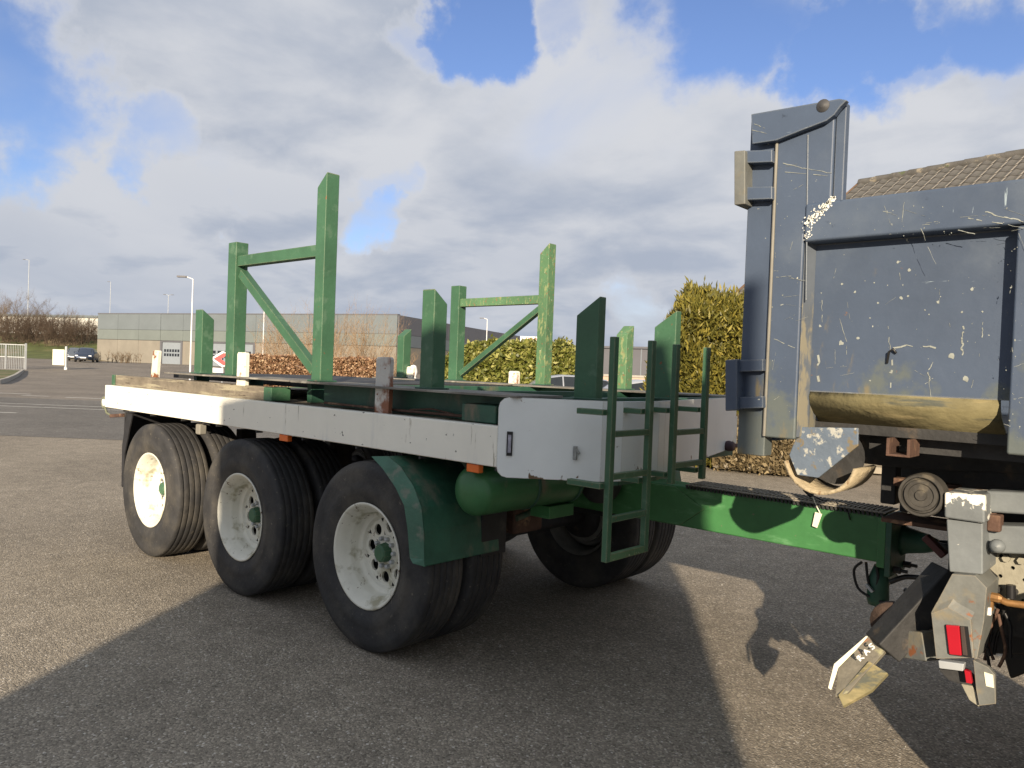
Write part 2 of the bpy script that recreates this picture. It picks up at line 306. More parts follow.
def copy_tree(o, parent=None, cache=None):
    c = o.copy(); col.objects.link(c)
    if parent is not None: c.parent = parent
    for ch in list(o.children): copy_tree(ch, c)
    return c
def structure(ob): ob['kind'] = 'structure'; return ob

# ------------------------------------------------------------------ ground and roads
def gh(dep, lat=0.0): return -.030 + .80 * sstep(48, 82, dep)
def sheet(name, mat, lats, deps, dz, hf=gh):
    mb = MB(); nl = len(lats)
    vs = [ld(la, de, hf(de, la) + dz) for de in deps for la in lats]
    fs = [(j * nl + i, j * nl + i + 1, (j + 1) * nl + i + 1, (j + 1) * nl + i) for j in range(len(deps) - 1) for i in range(nl - 1)]
    mb.add(vs, fs, True); ob = mb.build(name, mat, recalc=False); return structure(ob)
deps = [-60, -20, -5, 0, 5, 10, 20, 30, 40] + list(range(46, 90, 3)) + [100, 130, 200, 400, 1200, 2500]
sheet('ground', lot_mat, [-2500, -800, -300, -120, -60, -30, -15, 0, 15, 30, 60, 120, 300, 900, 2500], deps, 0)
# the road crosses behind the lot
sheet('road', road_mat, [-300, -100, -40, 0, 40, 100], [14.6, 18, 22, 26.8], .004)
sheet('yard_entrance', yard_mat, [-300, -100, -40, 0, 40, 100], [26.8, 30, 35] + list(range(46, 90, 3)) + [110, 125], .004)
def mark(lat0, lat1, d0, w_, name='road_marking'):
    lats = [lat0, lat1]; o = sheet(name, paint_mat, lats, [d0, d0 + w_], .010); return o
for (a, b, d, w_) in [(-90, 40, 22.4, .10), (-90, 40, 23.6, .10), (-24, -12.9, 20.0, .12), (-25, -18.3, 29.2, .16), (-18.0, -17.0, 28.2, .14), (-16.3, -14.6, 28.0, .16)]:
    mark(a, b, d, w_)
# grass corner with kerb, left of the entrance
g0 = MB(); _l = lambda px, d: (px - 512) / F * d
pts = [ld(_l(-200, 37), 37, .08), ld(_l(-2, 37), 37, .08), ld(_l(6, 40), 40, .08), ld(_l(15, 47), 47, .08), ld(_l(23, 58), 58, .16), ld(_l(-200, 58), 58, .16)]
g0.prism(pts, (0, 0, -.4)); structure(g0.build('grass_verge', grass_mat))
kb = MB()
for a, b in zip(pts[:4], pts[1:5]):
    kb.bar(a + Vector((0, 0, -.02)), b + Vector((0, 0, -.02)), .16, .26)
structure(kb.build('kerb', kerb_mat))
# embankment at the far left
def bh(dep, lat):
    h = .8 + 3.9 * sstep(98, 128, dep) + .35 * noise.noise(Vector((lat * .08, dep * .08, 0)))
    return h if dep > 92 else .3
sheet('embankment', grass_mat, [-320, -250, -200] + list(range(-170, -30, 6)), [92, 94] + list(range(96, 134, 3)) + [150, 190], 0, bh)
# pavement and kerb beyond the trailer's front
pv = MB(); a, b = at(716, 462, z=.1), at(1024, 492, z=.1)
pave = surf('sidewalk_paving', (.30, .27, .21), .85, var=.2, vscale=2, bump=.5, bscale=12, layers=[((.20, .17, .12), 2.2, .55, .1, (1, 4, 1), 8)])

# ------------------------------------------------------------------ TRAILER
YN, YF = 2.67, 5.20
TB = (-4.8, 3.93, 0)
tr = thing('trailer', 'green and white three-axle drawbar trailer with stanchions and two ladders, hitched to the lorry', 'trailer', TB)
def P(mb, name, mat, bevel=0, parent=tr, label=None, seg=2):
    o = mb.build(name, mat, parent, bevel, seg=seg)
    if label: o['label'] = label
    return o
# long edge beams
for (y0, y1, lb) in ((YN, YN + .06, 'chipped white edge beam on the near side'), (YF - .06, YF, 'white edge beam on the far side')):
    P(MB().box(-7.30, -2.49, y0, y1, 1.115, 1.312), 'edge_beam', white_beam, .006, label=lb)
P(MB().box(-7.30, -7.24, YN + .062, YF - .062, 1.115, 1.312), 'rear_beam', green, .006)
# channel lips and bolts along the beam
for x in [-6.9 + .55 * k for k in range(9)]: P(MB().box(x, x + .012, YN + .004, YN + .05, 1.098, 1.1145), 'beam_bracket', dark_metal)
# deck planks
for k in range(20):
    x0 = -7.22 + k * .236
    P(MB().box(x0, x0 + .230, YN + .065, YF - .065, 1.262, 1.308 + rnd.uniform(-.004, .004)), 'deck_plank', wood, .004)
# raised timber edge at the rear half
for (x0, x1) in ((-7.26, -6.02), (-6.015, -4.72)):
    P(MB().box(x0, x1, YN + .07, YN + .17, 1.309, 1.405), 'timber_edge', wood, .006)
    P(MB().box(x0, x1, YF - .17, YF - .07, 1.309, 1.405), 'timber_edge', wood, .006)
P(MB().box(-7.33, -7.27, YN + .065, YN + .18, 1.312, 1.405), 'corner_bracket', green, .004)
P(MB().box(-4.70, -4.60, YN + .05, YN + .20, 1.314, 1.405), 'corner_bracket', green, .008)
P(MB().box(-2.80, -2.56, YN + .06, YN + .20, 1.314, 1.405), 'corner_bracket', green_dark, .008)
# upper bolster frame: channels with thin top plates
bf = MB().box(-4.20, -2.42, 2.86, 2.90, 1.310, 1.450).box(-4.20, -2.42, 4.96, 5.00, 1.310, 1.450)
for x in (-4.19, -3.3, -2.46): bf.box(x, x + .04, 2.902, 4.958, 1.311, 1.449)
P(bf, 'bolster_frame', green_dark, .003)
deckplate = surf('grey_top_plate', (.17, .16, .14), .8, var=.3, vscale=6, bump=.3, layers=[((.30, .29, .25), 5, .54, .1, one, 9), (RUST, 9, .62, .06, one, 9)])
for (x0, x1, z) in ((-4.34, -2.40, 1.462), (-5.38, -4.36, 1.464), (-6.25, -5.42, 1.461)):
    P(MB().box(x0, x1, 2.70 + (.03 if x0 < -6 else 0), 3.05, z - .012, z), 'top_plate', deckplate, .002)
    P(MB().box(x0, x1, 4.82, 5.16, z - .012, z), 'top_plate', deckplate, .002)
P(MB().box(-6.9, -4.36, 3.10, 4.78, 1.40, 1.452), 'centre_plate', dark_metal, .003)
for x in (-6.15, -5.3, -4.5):
    P(MB().box(x, x + .05, 2.93, 3.04, 1.311, 1.448), 'plate_support', green_dark, .003); P(MB().box(x, x + .05, 4.83, 4.93, 1.311, 1.448), 'plate_support', green_dark, .003)
rod = MB().tube([(-4.1, 2.80, 1.332), (-3.5, 2.79, 1.330), (-2.82, 2.80, 1.333)], .008).tube([(-3.3, 2.815, 1.338), (-3.1, 2.80, 1.355), (-2.95, 2.82, 1.336)], .005)
P(rod, 'lashing_rod', rust_metal)
# stanchions: square posts, tops cut at a slant
def post(x, y, w, d, z0, z1, cut, drop, mat, name='stanchion', label=None):
    """cut: '+y','-y','-x','+x' side that is lower"""
    x0, x1, y0, y1 = x, x + w, y, y + d
    zt = {}
    for i, (px, py) in enumerate(((x0, y0), (x1, y0), (x1, y1), (x0, y1))):
        low = {'+y': py == y1, '-y': py == y0, '-x': px == x0, '+x': px == x1, '0': False}[cut]
        zt[i] = z1 - (drop if low else 0)
    mb = MB(); c = [(x0, y0), (x1, y0), (x1, y1), (x0, y1)]
    mb.add([(a, b, z0) for a, b in c] + [(a, b, zt[i]) for i, (a, b) in enumerate(c)], [(0, 3, 2, 1), (4, 5, 6, 7), (0, 1, 5, 4), (1, 2, 6, 5), (2, 3, 7, 6), (3, 0, 4, 7)])
    bp_ = MB().box(x0 - .018, x1 + .018, y0 - .018, y1 + .018, z0 - .002, z0 + .008); P(bp_, 'stanchion_foot', green_dark, .003)
    return P(mb, name, mat, .005, label=label)
ZP = 1.466
post(-5.775, 2.75, .115, .095, ZP, 1.955, '+y', .075, green)
post(-3.165, 2.76, .100, .095, ZP - .002, 2.00, '+y', .075, green)
post(-6.03, 4.95, .10, .095, ZP, 1.955, '-y', .075, green)
post(-3.43, 5.00, .10, .095, ZP - .002, 1.965, '-y', .075, green_worn, label='flaking yellow-green stanchion on the far side')
post(-2.45, 3.20, .145, .058, 1.445, 1.975, '-x', .095, green)
post(-2.45, 3.965, .145, .058, 1.445, 1.965, '-x', .095, green)
# the two H frames
def hframe(y, front_up, far):
    mt = green_worn if far else green
    post(-5.295 if not far else -5.36, y, .115, .095, ZP, 2.425 if not far else 2.36, '0', 0, green)
    post(-4.185 if not far else -4.27, y, .10, .095, ZP, 2.765 if not far else 2.67, '-x', .085, mt)
    xa, xb = (-5.179, -4.186) if not far else (-5.244, -4.271)
    zc = 2.325 if not far else 2.235
    P(MB().box(xa, xb, y + .012, y + .08, zc - .075, zc), 'crossbar', mt, .004)
    if front_up: P(MB().bar((xa + .02, y + .046, 1.53), (xb - .004, y + .046, 2.12), .055, .05), 'diagonal_brace', green, .003)
    else: P(MB().bar((xa + .02, y + .046, 2.20), (xb - .02, y + .046, 1.53), .055, .06), 'diagonal_brace', green, .003)
hframe(2.75, False, False)
hframe(5.03, True, True)
# flat stakes
for (x, y, z0, z1, w_, mt, tl) in ((-6.76, 2.84, 1.400, 1.635, .11, stake_white, .03), (-5.10, 2.74, 1.400, 1.635, .12, stake_white, 0), (-3.515, 2.735, 1.30, 1.628, .125, stake_rust, 0),
                                 (-4.58, 5.03, 1.42, 1.575, .11, stake_white, 0), (-5.95, 5.0, 1.42, 1.58, .10, stake_white, .02)):
    mb = MB(); d = .03
    mb.prism([(x, y, z0), (x + w_, y, z0), (x + w_ + tl, y, z1 - .012), (x + w_ - .012 + tl, y, z1), (x + .012 + tl, y, z1), (x + tl, y, z1 - .012)], (0, d, 0))
    P(mb, 'side_stake', mt, .003)
# front board, bent like a prow
ZB, ZT = 1.07, 1.452
path = [(-2.485, 2.668), (-2.10, 2.975), (-2.055, 3.08), (-2.05, 3.40), (-2.075, 3.50), (-2.43, 5.05)]
def panelstrip(mb, path, z0, z1, th, rad=0.05):
    n = len(path)
    for i in range(n - 1):
        a = Vector((*path[i], 0)); b = Vector((*path[i + 1], 0)); dn = (b - a).normalized(); nr = Vector((-dn.y, dn.x, 0)) * th   # away from the front
        poly = [(a, z0), (b, z0), (b, z1), (a, z1)]
        if i == 0:
            Lg = (b - a).length; poly = []
            for t in (0, 30, 60, 90): poly.append((a + dn * (rad - rad * math.sin(R_(90 - t) )) if False else a + dn * (rad * (1 - math.sin(R_(t)))), z0 + rad * (1 - math.cos(R_(t)))))
            poly = [(a, z0 + rad), (a + dn * rad * .13, z0 + rad * .5), (a + dn * rad * .5, z0 + rad * .13), (a + dn * rad, z0), (b, z0), (b, z1), (a + dn * rad, z1), (a + dn * rad * .5, z1 - rad * .13), (a + dn * rad * .13, z1 - rad * .5), (a, z1 - rad)]
        if i == n - 2:
            poly = [(a, z0), (a + (b - a) * .55, z0 + .02), (b - dn * .16, z0 + .03), (b, z0 + .12), (b, z1), (a, z1)]
        mb.prism([p + Vector((0, 0, z)) for p, z in poly], nr)
fb = MB(); panelstrip(fb, path, ZB, ZT, .012); P(fb, 'front_board', grey_board, .0015)
fr = MB()
for i in range(1, len(path) - 2):
    a, b = path[i], path[i + 1]; fr.bar((a[0] - .03, a[1], ZB - .01), (b[0] - .03, b[1], ZB - .01), .05, .02)
fr.bar((-2.45, 2.95, ZB + .03), (-2.45, 5.0, ZB + .03), .06, .10)
P(fr, 'board_frame', green_dark)
sl = path[0]; dv = (Vector((*path[1], 0)) - Vector((*path[0], 0))).normalized(); nv = Vector((dv.y, -dv.x, 0)); A0 = Vector((*path[0], 0))
s = MB(); c = A0 + dv * .045
s.prism([c + nv * .002 + Vector((0, 0, 1.175)), c + dv * .028 + nv * .002 + Vector((0, 0, 1.175)), c + dv * .028 + nv * .002 + Vector((0, 0, 1.29)), c + nv * .002 + Vector((0, 0, 1.29))], nv * .006)
ol = P(s, 'marker_plate', black_plain, .001)
s = MB(); c = c + dv * .006
s.prism([c + nv * .0085 + Vector((0, 0, 1.19)), c + dv * .015 + nv * .0085 + Vector((0, 0, 1.19)), c + dv * .015 + nv * .0085 + Vector((0, 0, 1.275)), c + nv * .0085 + Vector((0, 0, 1.275))], nv * .002)
P(s, 'marker_print', surf('faded_print', (.30, .30, .36), .5, var=.5, vscale=40), parent=ol)
s = MB(); c = A0 + dv * .37
s.bar(c + nv * .014 + Vector((0, 0, 1.17)), c + nv * .014 + Vector((0, 0, 1.235)), .012, .02); s.bar(c + nv * .02 + Vector((0, 0, 1.23)), c + nv * .02 + dv * .02 + Vector((0, 0, 1.20)), .008, .012)
P(s, 'board_latch', surf('scuffed_grey_latch', (.24, .25, .24), .7, var=.4, vscale=30), .002)
# ladders on the front board
def ladder(x, y0, y1, zb, zt, rungs, ends, last, lean=0.0):
    root = sub_empty('ladder', tr, (x, (y0 + y1) / 2, zb))
    w_ = .032
    for y in (y0, y1):
        P(MB().box(x - .015, x + .015, y - w_ / 2, y + w_ / 2, zb, zt), 'ladder_rail', green, .003, root)
        for z in ends:
            P(MB().box(x - .20 if z < 1.2 else x - .16, x - .0155, y - .045, y - .012, z - .013, z + .013), 'ladder_bracket', green, .002, root)
    for z in rungs:
        P(MB().box(x - .012, x + .012, y0 + w_ / 2 + .001, y1 - w_ / 2 - .001, z - .014, z + .014), 'ladder_rung', green, .002, root)
    if last: P(MB().box(x - .014, x + .014, y0 + w_ / 2 + .001, y1 - w_ / 2 - .001, zb, zb + .032), 'ladder_rung', green_worn, .002, root)
    return root
ladder(-1.94, 2.815, 3.125, .748, 1.745, (.935, 1.125, 1.315), (1.41, 1.085), True)
ladder(-1.96, 3.385, 3.70, 1.045, 1.74, (1.135, 1.30), (1.41, 1.09), False)
# drawbar
DY0, DY1 = 3.80, 3.98
db = MB().box(-3.6, -1.065, DY0, DY1, .752, .975)
P(db, 'drawbar', green_bright, .010, seg=3)
P(MB().prism([(-2.35, DY0 - .008, .760), (-2.13, DY0 - .008, .760), (-1.985, DY0 - .008, .87), (-2.17, DY0 - .008, .968), (-2.35, DY0 - .008, .968)], (0, .007, 0)), 'gusset_plate', green_bright, .002)
P(MB().box(-1.062, -1.035, DY0 - .03, DY1 + .03, .70, .985), 'end_flange', green_dark, .004)
P(MB().box(-1.10, -1.064, DY0 - .02, DY0 - .003, .735, .965), 'flange_rib', green_bright, .003)
# grip grating on top of the drawbar: plate with a toothed edge
gr = MB().box(-2.10, -1.07, DY0 - .012, DY1 + .01, .984, .990)
P(gr, 'grating_plate', surf('dusty_grating', (.24, .215, .17), .85, var=.3, vscale=12))
gt = MB(); k = 0; x = -2.10
while x < -1.08:
    gt.prism([(x, DY0 - .018, .986), (x + .012, DY0 - .018, .986), (x + .019, DY0 - .018, .967), (x + .007, DY0 - .018, .967)], (0, .006, 0)); x += .0205
P(gt, 'grating_teeth', dark_metal)
nb = MB()
for i in range(48):
    for j in range(2): nb.box(-2.09 + i * .021, -2.078 + i * .021, DY0 + .01 + j * .085, DY0 + .085 + j * .085, .9905, .996)
nbo = P(nb, 'grating_bars', surf('dusty_grating', (.24, .215, .17), .85, var=.3, vscale=12)); nbo['kind'] = 'stuff'
# tow eye and bolts
te = MB().lathe([(.0, .15), (.026, .15), (.045, .10), (.062, .02), (.075, 0), (0.0, 0)], 24, 'x', (-1.034, 3.95, .85)); P(te, 'tow_cone', green_dark)
P(MB().lathe([(.030, -.02), (.050, -.02), (.050, .02), (.030, .02), (.030, -.02)], 24, 'z', (-.85, 3.95, .85)), 'tow_eye', dark_metal)
for (dy, dz) in ((-.13, .10), (-.13, -.12), (.03, .10), (.03, -.12)):
    P(MB().lathe([(0, .03), (.016, .03), (.016, 0)], 6, 'x', (-1.034, 3.95 + dy, .85 + dz), smooth=False).tube([(-1.01, 3.95 + dy, .85 + dz), (-.975, 3.95 + dy, .85 + dz)], .008), 'flange_bolt', dark_metal)
# tag on a cord, socket on the drawbar
P(MB().tube([at(813, 497, y=3.79), at(817, 507, y=3.785), at(820, 513, y=3.785)], .003), 'tag_cord', cream)
P(MB().prism([at(815, 512, y=3.775), at(822, 514, y=3.775), at(817, 528, y=3.775), at(812, 526, y=3.775)], (0, .006, 0)), 'label_tag', cream, .001)
P(MB().tube([at(805, 489, y=3.86), at(812, 496, y=3.86)], .014, 10), 'cable_socket', black_plain)
P(MB().tube([at(812, 495, y=3.83), at(822, 500, y=3.83), at(835, 501, y=3.83), at(848, 512, y=3.79), at(850, 520, y=3.79)], .0035), 'drawbar_cable', black_plain)
# support bracket and jack below the drawbar front end
P(MB().lathe([(.0, -.05), (.042, -.05), (.05, -.02), (.045, .08), (.022, .14), (0, .14)], 20, 'z', at(878, 594, y=3.9)), 'parking_jack', green_dark)
P(MB().bar(at(878, 588, y=3.9), at(893, 571, y=3.93), .045, .05), 'jack_arm', surf('dusty_hose_sleeve', (.30, .30, .24), .6), .006)
for pts_ in ([(862, 562), (854, 570), (858, 588), (870, 597)], [(866, 562), (868, 580), (872, 592)], [(872, 598), (885, 603), (897, 607), (905, 603)], [(890, 582), (905, 577), (922, 578), (940, 580), (952, 583)], [(876, 565), (878, 578), (874, 590)]):
    q = [at(a, b, y=3.86) for a, b in pts_]
    mid = []
    for i in range(len(q) - 1):
        p0 = q[max(i - 1, 0)]; p1 = q[i]; p2 = q[i + 1]; p3 = q[min(i + 2, len(q) - 1)]
        for t in (0, .25, .5, .75): mid.append(.5 * ((2 * p1) + (-p0 + p2) * t + (2 * p0 - 5 * p1 + 4 * p2 - p3) * t * t + (-p0 + 3 * p1 - 3 * p2 + p3) * t ** 3))
    mid.append(q[-1]); P(MB().tube(mid, .0065 if len(pts_) < 5 else .012), 'air_hose', black_plain)
P(MB().bar(at(866, 584, y=3.84), at(873, 592, y=3.84), .02, .014), 'hose_coupling', steel_galv, .002)
# chassis rails and cross members
for y in (3.45, 4.32):
    P(MB().box(-7.15, -2.60, y, y + .12, .98, 1.22), 'chassis_rail', dark_metal, .004)
cm = MB()
for x in (-7.0, -5.6, -4.2, -2.75): cm.box(x, x + .08, YN + .07, YF - .07, 1.12, 1.255)
P(cm, 'cross_member', dark_metal)
# air tanks: lying across, domed ends
def tank(x, y0, y1, z, r, mat, seamy=None):
    pr = [(0, y0)] + [(r * math.sin(R_(a)), y0 + r * .55 * (1 - math.cos(R_(a)))) for a in range(10, 91, 10)] + [(r, y1 - r * .5)] + [(r * math.sin(R_(a)), y1 - r * .5 * (1 - math.cos(R_(a)))) for a in range(80, -1, -10)]
    o = P(MB().lathe(pr, 32, 'y', (x, 0, z)), 'air_tank', mat)
    for yy in (seamy or ()):
        P(MB().lathe([(r + .001, yy - .012), (r + .006, yy - .009), (r + .006, yy + .009), (r + .001, yy + .012)], 32, 'y', (x, 0, z)), 'tank_strap', green_dark, parent=o)
tank(-2.72, 2.70, 3.58, .965, .128, surf('tank_green', (.04, .135, .05), .4, var=.25, vscale=4, bump=.1, layers=[(DIRT, 6, .58, .2, one, 9)]), (3.13, 3.50))
tank(-2.62, 3.62, 3.80, .95, .13, dark_metal)
P(MB().box(-2.80, -2.66, 3.30, 3.52, .765, .835).box(-2.78, -2.70, 3.33, 3.37, .77, .86), 'tank_bracket', green_bright, .004)
P(MB().tube([(-2.95, 3.35, .72), (-2.95, 3.6, .76), (-2.9, 4.1, .80)], .02, 8), 'brake_rod', green_dark)
P(MB().box(-3.05, -2.95, 3.34, 3.60, .62, .80), 'brake_chamber', rust_metal, .02)
# side marker lamps
def lamp(x, z, ln, y=YN - .012):
    root = P(MB().box(x, x + ln, y, y + .035, z - .042, z), 'side_marker_lamp', orange_lens, .005)
lamp(-2.70, 1.113, .085, YN + .01); lamp(-4.42, 1.113, .10, YN + .01)
# wheels
def tyre_profile(w_, r, ri):
    h = w_ / 2; pr = [(ri, -h * .80), (ri + .012, -h * .90), (ri + .03, -h * .93), (ri + .06, -h * 1.0), (ri + .10, -h * 1.04), (ri + .105, -h * 1.025), (ri + .135, -h * 1.03), (r - .055, -h * 1.0), (r - .035, -h * .99), (r - .030, -h * .965), (r - .012, -h * .92), (r - .003, -h * .86)]
    gx = [-.64, -.33, -.02, .31, .64]; g = .030
    for q in gx:
        rr = r + .002 * (1 - abs(q)); pr += [(rr, (q - g * 1.3) * h), (rr - .0008, (q - g) * h), (rr - .009, (q - g * .85) * h), (rr - .009, (q + g * .85) * h), (rr - .0008, (q + g) * h), (rr, (q + g * 1.3) * h)]
    pr += [(a, -b) for a, b in reversed(pr[:12])]
    return pr
def disc_with_holes(mb, r0, r1, y, n, hr, rc):
    """annulus with n round hand holes"""
    for i in range(n):
        c0 = 2 * math.pi * i / n; half = math.pi / n
        dirs = sorted(set([math.atan2(b, a) for a, b in ((1, 1), (-1, 1), (-1, -1), (1, -1))] + [2 * math.pi * k / 16 - math.pi for k in range(16)]))
        ins, outs = [], []
        la0 = half * rc; up = r1 - rc; dn = rc - r0
        for t in dirs:
            ca, sa = math.cos(t), math.sin(t)           # ca: radial, sa: tangential
            k = 1e9
            if ca > 1e-6: k = min(k, up / ca)
            if ca < -1e-6: k = min(k, dn / -ca)
            if abs(sa) > 1e-6: k = min(k, la0 / abs(sa))
            for lst, q in ((ins, hr), (outs, k)):
                rr = rc + ca * q; th = c0 + (sa * q) / rc
                lst.append((rr * math.cos(th), y - .0, rr * math.sin(th)))
        m = len(dirs); depth = .014
        vs = ins + outs + [(a, b + depth, c) for a, b, c in ins]
        fs = [(k, (k + 1) % m, m + (k + 1) % m, m + k) for k in range(m)] + [(k, 2 * m + k, 2 * m + (k + 1) % m, (k + 1) % m) for k in range(m)]
        mb.add(vs, fs)
def make_wheel(cx, cy, cz, outer=True, side=1):
    """side=1: outside looks towards -y"""
    root = sub_empty('wheel', tr, (cx, cy, cz)); B = BASE[root.name]
    def q(mb, name, mat, bev=0):
        mb.v = [(a, b * side, c) for a, b, c in mb.v]
        return mb.build(name, mat, root, bev, origin=(0, 0, 0)) 
    q(MB().lathe(tyre_profile(.276, .534, .292), 96), 'tyre', rubber)
    # rim: bead seat, deep well, disc
    pr = [(.292, .125), (.286, .118), (.266, .105), (.262, -.06), (.272, -.105), (.290, -.118), (.300, -.124), (.301, -.130), (.293, -.132), (.284, -.126), (.276, -.112), (.262, -.100), (.257, -.078), (.244, -.062), (.238, -.045), (.236, -.005), (.230, .004), (.212, .006), (.205, .012), (.203, .030), (.196, .032)]
    q(MB().lathe(pr, 64), 'rim', rim_white if outer else surf('grimy_inner_rim', (.17, .165, .145), .7, var=.35, vscale=6, bump=.2))
    if outer:
        d = MB(); disc_with_holes(d, .098, .196, .032, 8, .033, .148); 
        d.lathe([(.098, .032), (.095, .018), (.040, .018)], 40)
        q(d, 'wheel_disc', rim_white)
        q(MB().lathe([(0, -.035), (.040, -.035), (.050, -.028), (.053, -.015), (.058, .020)], 10, smooth=False), 'hub_cap', green)
        for i in range(10):
            t = 2 * math.pi * (i + .5) / 10
            q(MB().lathe([(0, -.008), (.010, -.006), (.0135, -.002), (.0135, .018)], 6, 'y', (.081 * math.cos(t), 0, .081 * math.sin(t)), smooth=False), 'wheel_nut', steel_galv)
        q(MB().lathe([(.200, .07), (.205, .13), (0, .13)], 32), 'brake_drum', dark_metal)
    else:
        q(MB().lathe([(.196, .046), (.10, .05), (0, .05)], 40), 'wheel_disc', MATS['grimy_inner_rim'])
        q(MB().lathe([(0, .10), (.16, .10), (.17, .06)], 24), 'brake_drum', dark_metal)
    return root
AX = (-6.29, -4.88, -3.47)
first = make_wheel(AX[0], 2.785, .505)
def dupe_wheel(w0, x, y, rz, ry):
    c = copy_tree(w0, tr); c.location = Vector((x, y, .505)) - Vector(TB); c.rotation_euler = (0, ry, rz); return c
first.rotation_euler = (0, R_(12), 0)
inner = make_wheel(AX[0], 3.115, .505, False)
for i, x in enumerate(AX):
    if i:
        dupe_wheel(first, x, 2.80, 0, R_(12 + 19 * i)); dupe_wheel(inner, x, 3.115, 0, R_(40 * i))
    dupe_wheel(first, x, YF - .142, math.pi, R_(50 * i)); dupe_wheel(inner, x, YF - .445, math.pi, R_(20 * i))
    P(MB().tube([(x, 3.2, .515), (x, 4.7, .515)], .065, 16), 'axle', dark_metal)
    P(MB().box(x - .45, x + .45, 3.44, 3.52, .60, .66).box(x - .05, x + .05, 3.42, 3.56, .66, .97), 'leaf_spring', dark_metal, .004)
    P(MB().box(x - .45, x + .45, 4.36, 4.44, .60, .66).box(x - .05, x + .05, 4.34, 4.48, .66, .97), 'leaf_spring', dark_metal, .004)
# front mudguard: arched sheet down in front of the first axle
def arc_sheet(cx, cz, r, a0, a1, y0, y1, th, n=14, tail=None):
    pts = [(cx + r * math.cos(R_(a0 + (a1 - a0) * k / n)), cz + r * math.sin(R_(a0 + (a1 - a0) * k / n))) for k in range(n + 1)]
    if tail: pts += tail
    mb = MB(); vs = []; m = len(pts)
    nrm_ = []
    for i, (x, z) in enumerate(pts):
        a = Vector(pts[max(i - 1, 0)]); b = Vector(pts[min(i + 1, m - 1)]); t = (b - a).normalized(); nrm_.append((t.y, -t.x))
    outp = pts; inp = [(x + nx * th, z + nz * th) for (x, z), (nx, nz) in zip(pts, nrm_)]
    for (x, z) in outp: vs += [(x, y0, z), (x, y1, z)]
    for (x, z) in inp: vs += [(x, y0, z), (x, y1, z)]
    fs = []
    for i in range(m - 1):
        a, b = 2 * i, 2 * m + 2 * i
        fs += [(a, a + 1, a + 3, a + 2), (b, b + 2, b + 3, b + 1), (a, a + 2, b + 2, b), (a + 1, b + 1, b + 3, a + 3)]
    fs += [(0, 2 * m, 2 * m + 1, 1), (2 * m - 2, 2 * m - 1, 4 * m - 1, 4 * m - 2)]
    mb.add(vs, fs, True); return mb, pts
cx = AX[2]
def guard(y0, y1, near):
    pr = [(-3.24, 1.095), (-3.13, 1.05), (-3.02, .96), (-2.955, .86), (-2.93, .74), (-2.92, .60), (-2.915, .565)]
    mb = MB(); n = len(pr); th = .012
    inner_ = [(x - .012, z - .006) for x, z in pr]
    vs = [(x, y0, z) for x, z in pr] + [(x, y1, z) for x, z in pr] + [(x, y0, z) for x, z in inner_] + [(x, y1, z) for x, z in inner_]
    fs = [(i, i + 1, n + i + 1, n + i) for i in range(n - 1)] + [(2 * n + i, 3 * n + i, 3 * n + i + 1, 2 * n + i + 1) for i in range(n - 1)]
    fs += [(i, 2 * n + i, 2 * n + i + 1, i + 1) for i in range(n - 1)] + [(n + i, n + i + 1, 3 * n + i + 1, 3 * n + i) for i in range(n - 1)] + [(0, n, 3 * n, 2 * n), (n - 1, 3 * n - 1 - 0, 4 * n - 1, 2 * n - 1)][:1] + [(n - 1, 3 * n - 1, 4 * n - 1, 2 * n - 1)]
    mb.add(vs, fs, False); mg = P(mb, 'mudguard', plastic_green, .004)
    yy = y0 if near else y1; sg = -1 if near else 1
    lm = MB(); L2 = [(-3.34, 1.085), (-3.24, 1.03), (-3.13, .945), (-3.055, .86), (-3.02, .74), (-2.995, .60), (-2.97, .575)]
    for i in range(n - 1):
        q = [(pr[i][0], yy, pr[i][1]), (pr[i + 1][0], yy, pr[i + 1][1]), (L2[i + 1][0], yy + sg * .03, L2[i + 1][1]), (L2[i][0], yy + sg * .03, L2[i][1])]
        k = len(lm.v); lm.add(q + [(a_, b_ - sg * .008, c_) for a_, b_, c_ in q], [(0, 1, 2, 3), (7, 6, 5, 4), (0, 4, 5, 1), (2, 6, 7, 3), (1, 5, 6, 2), (3, 7, 4, 0)])
    P(lm, 'mudguard_lip', surf('pale_guard_lip', (.055, .14, .095), .5, var=.25, vscale=6, bump=.2, layers=[((.14, .17, .13), 8, .56, .12, one, 9)]), parent=mg)
    ym = (y0 + .42, y1 + .06) if near else (y0, y0 + .2)
    P(MB().box(-2.935, -2.922, ym[0], ym[1], .545, .80), 'mud_flap', rubber_flap, .002, parent=mg)
guard(2.62, 3.18, True); guard(4.69, 5.23, False)
# stay on the mudguard
P(MB().tube([(-3.02, 2.95, 1.09), (-2.96, 3.0, .99), (-2.925, 3.04, .93), (-2.91, 3.08, .85)], .012, 8), 'mudguard_stay', surf('dusty_green_stay', (.14, .16, .11), .8, var=.3, vscale=20))
for p in ((-2.97, 2.95, .96), (-2.925, 3.08, .83)):
    P(MB().lathe([(0, .02), (.02, .018), (.026, 0)], 10, 'x', p), 'stay_bolt', deckplate)
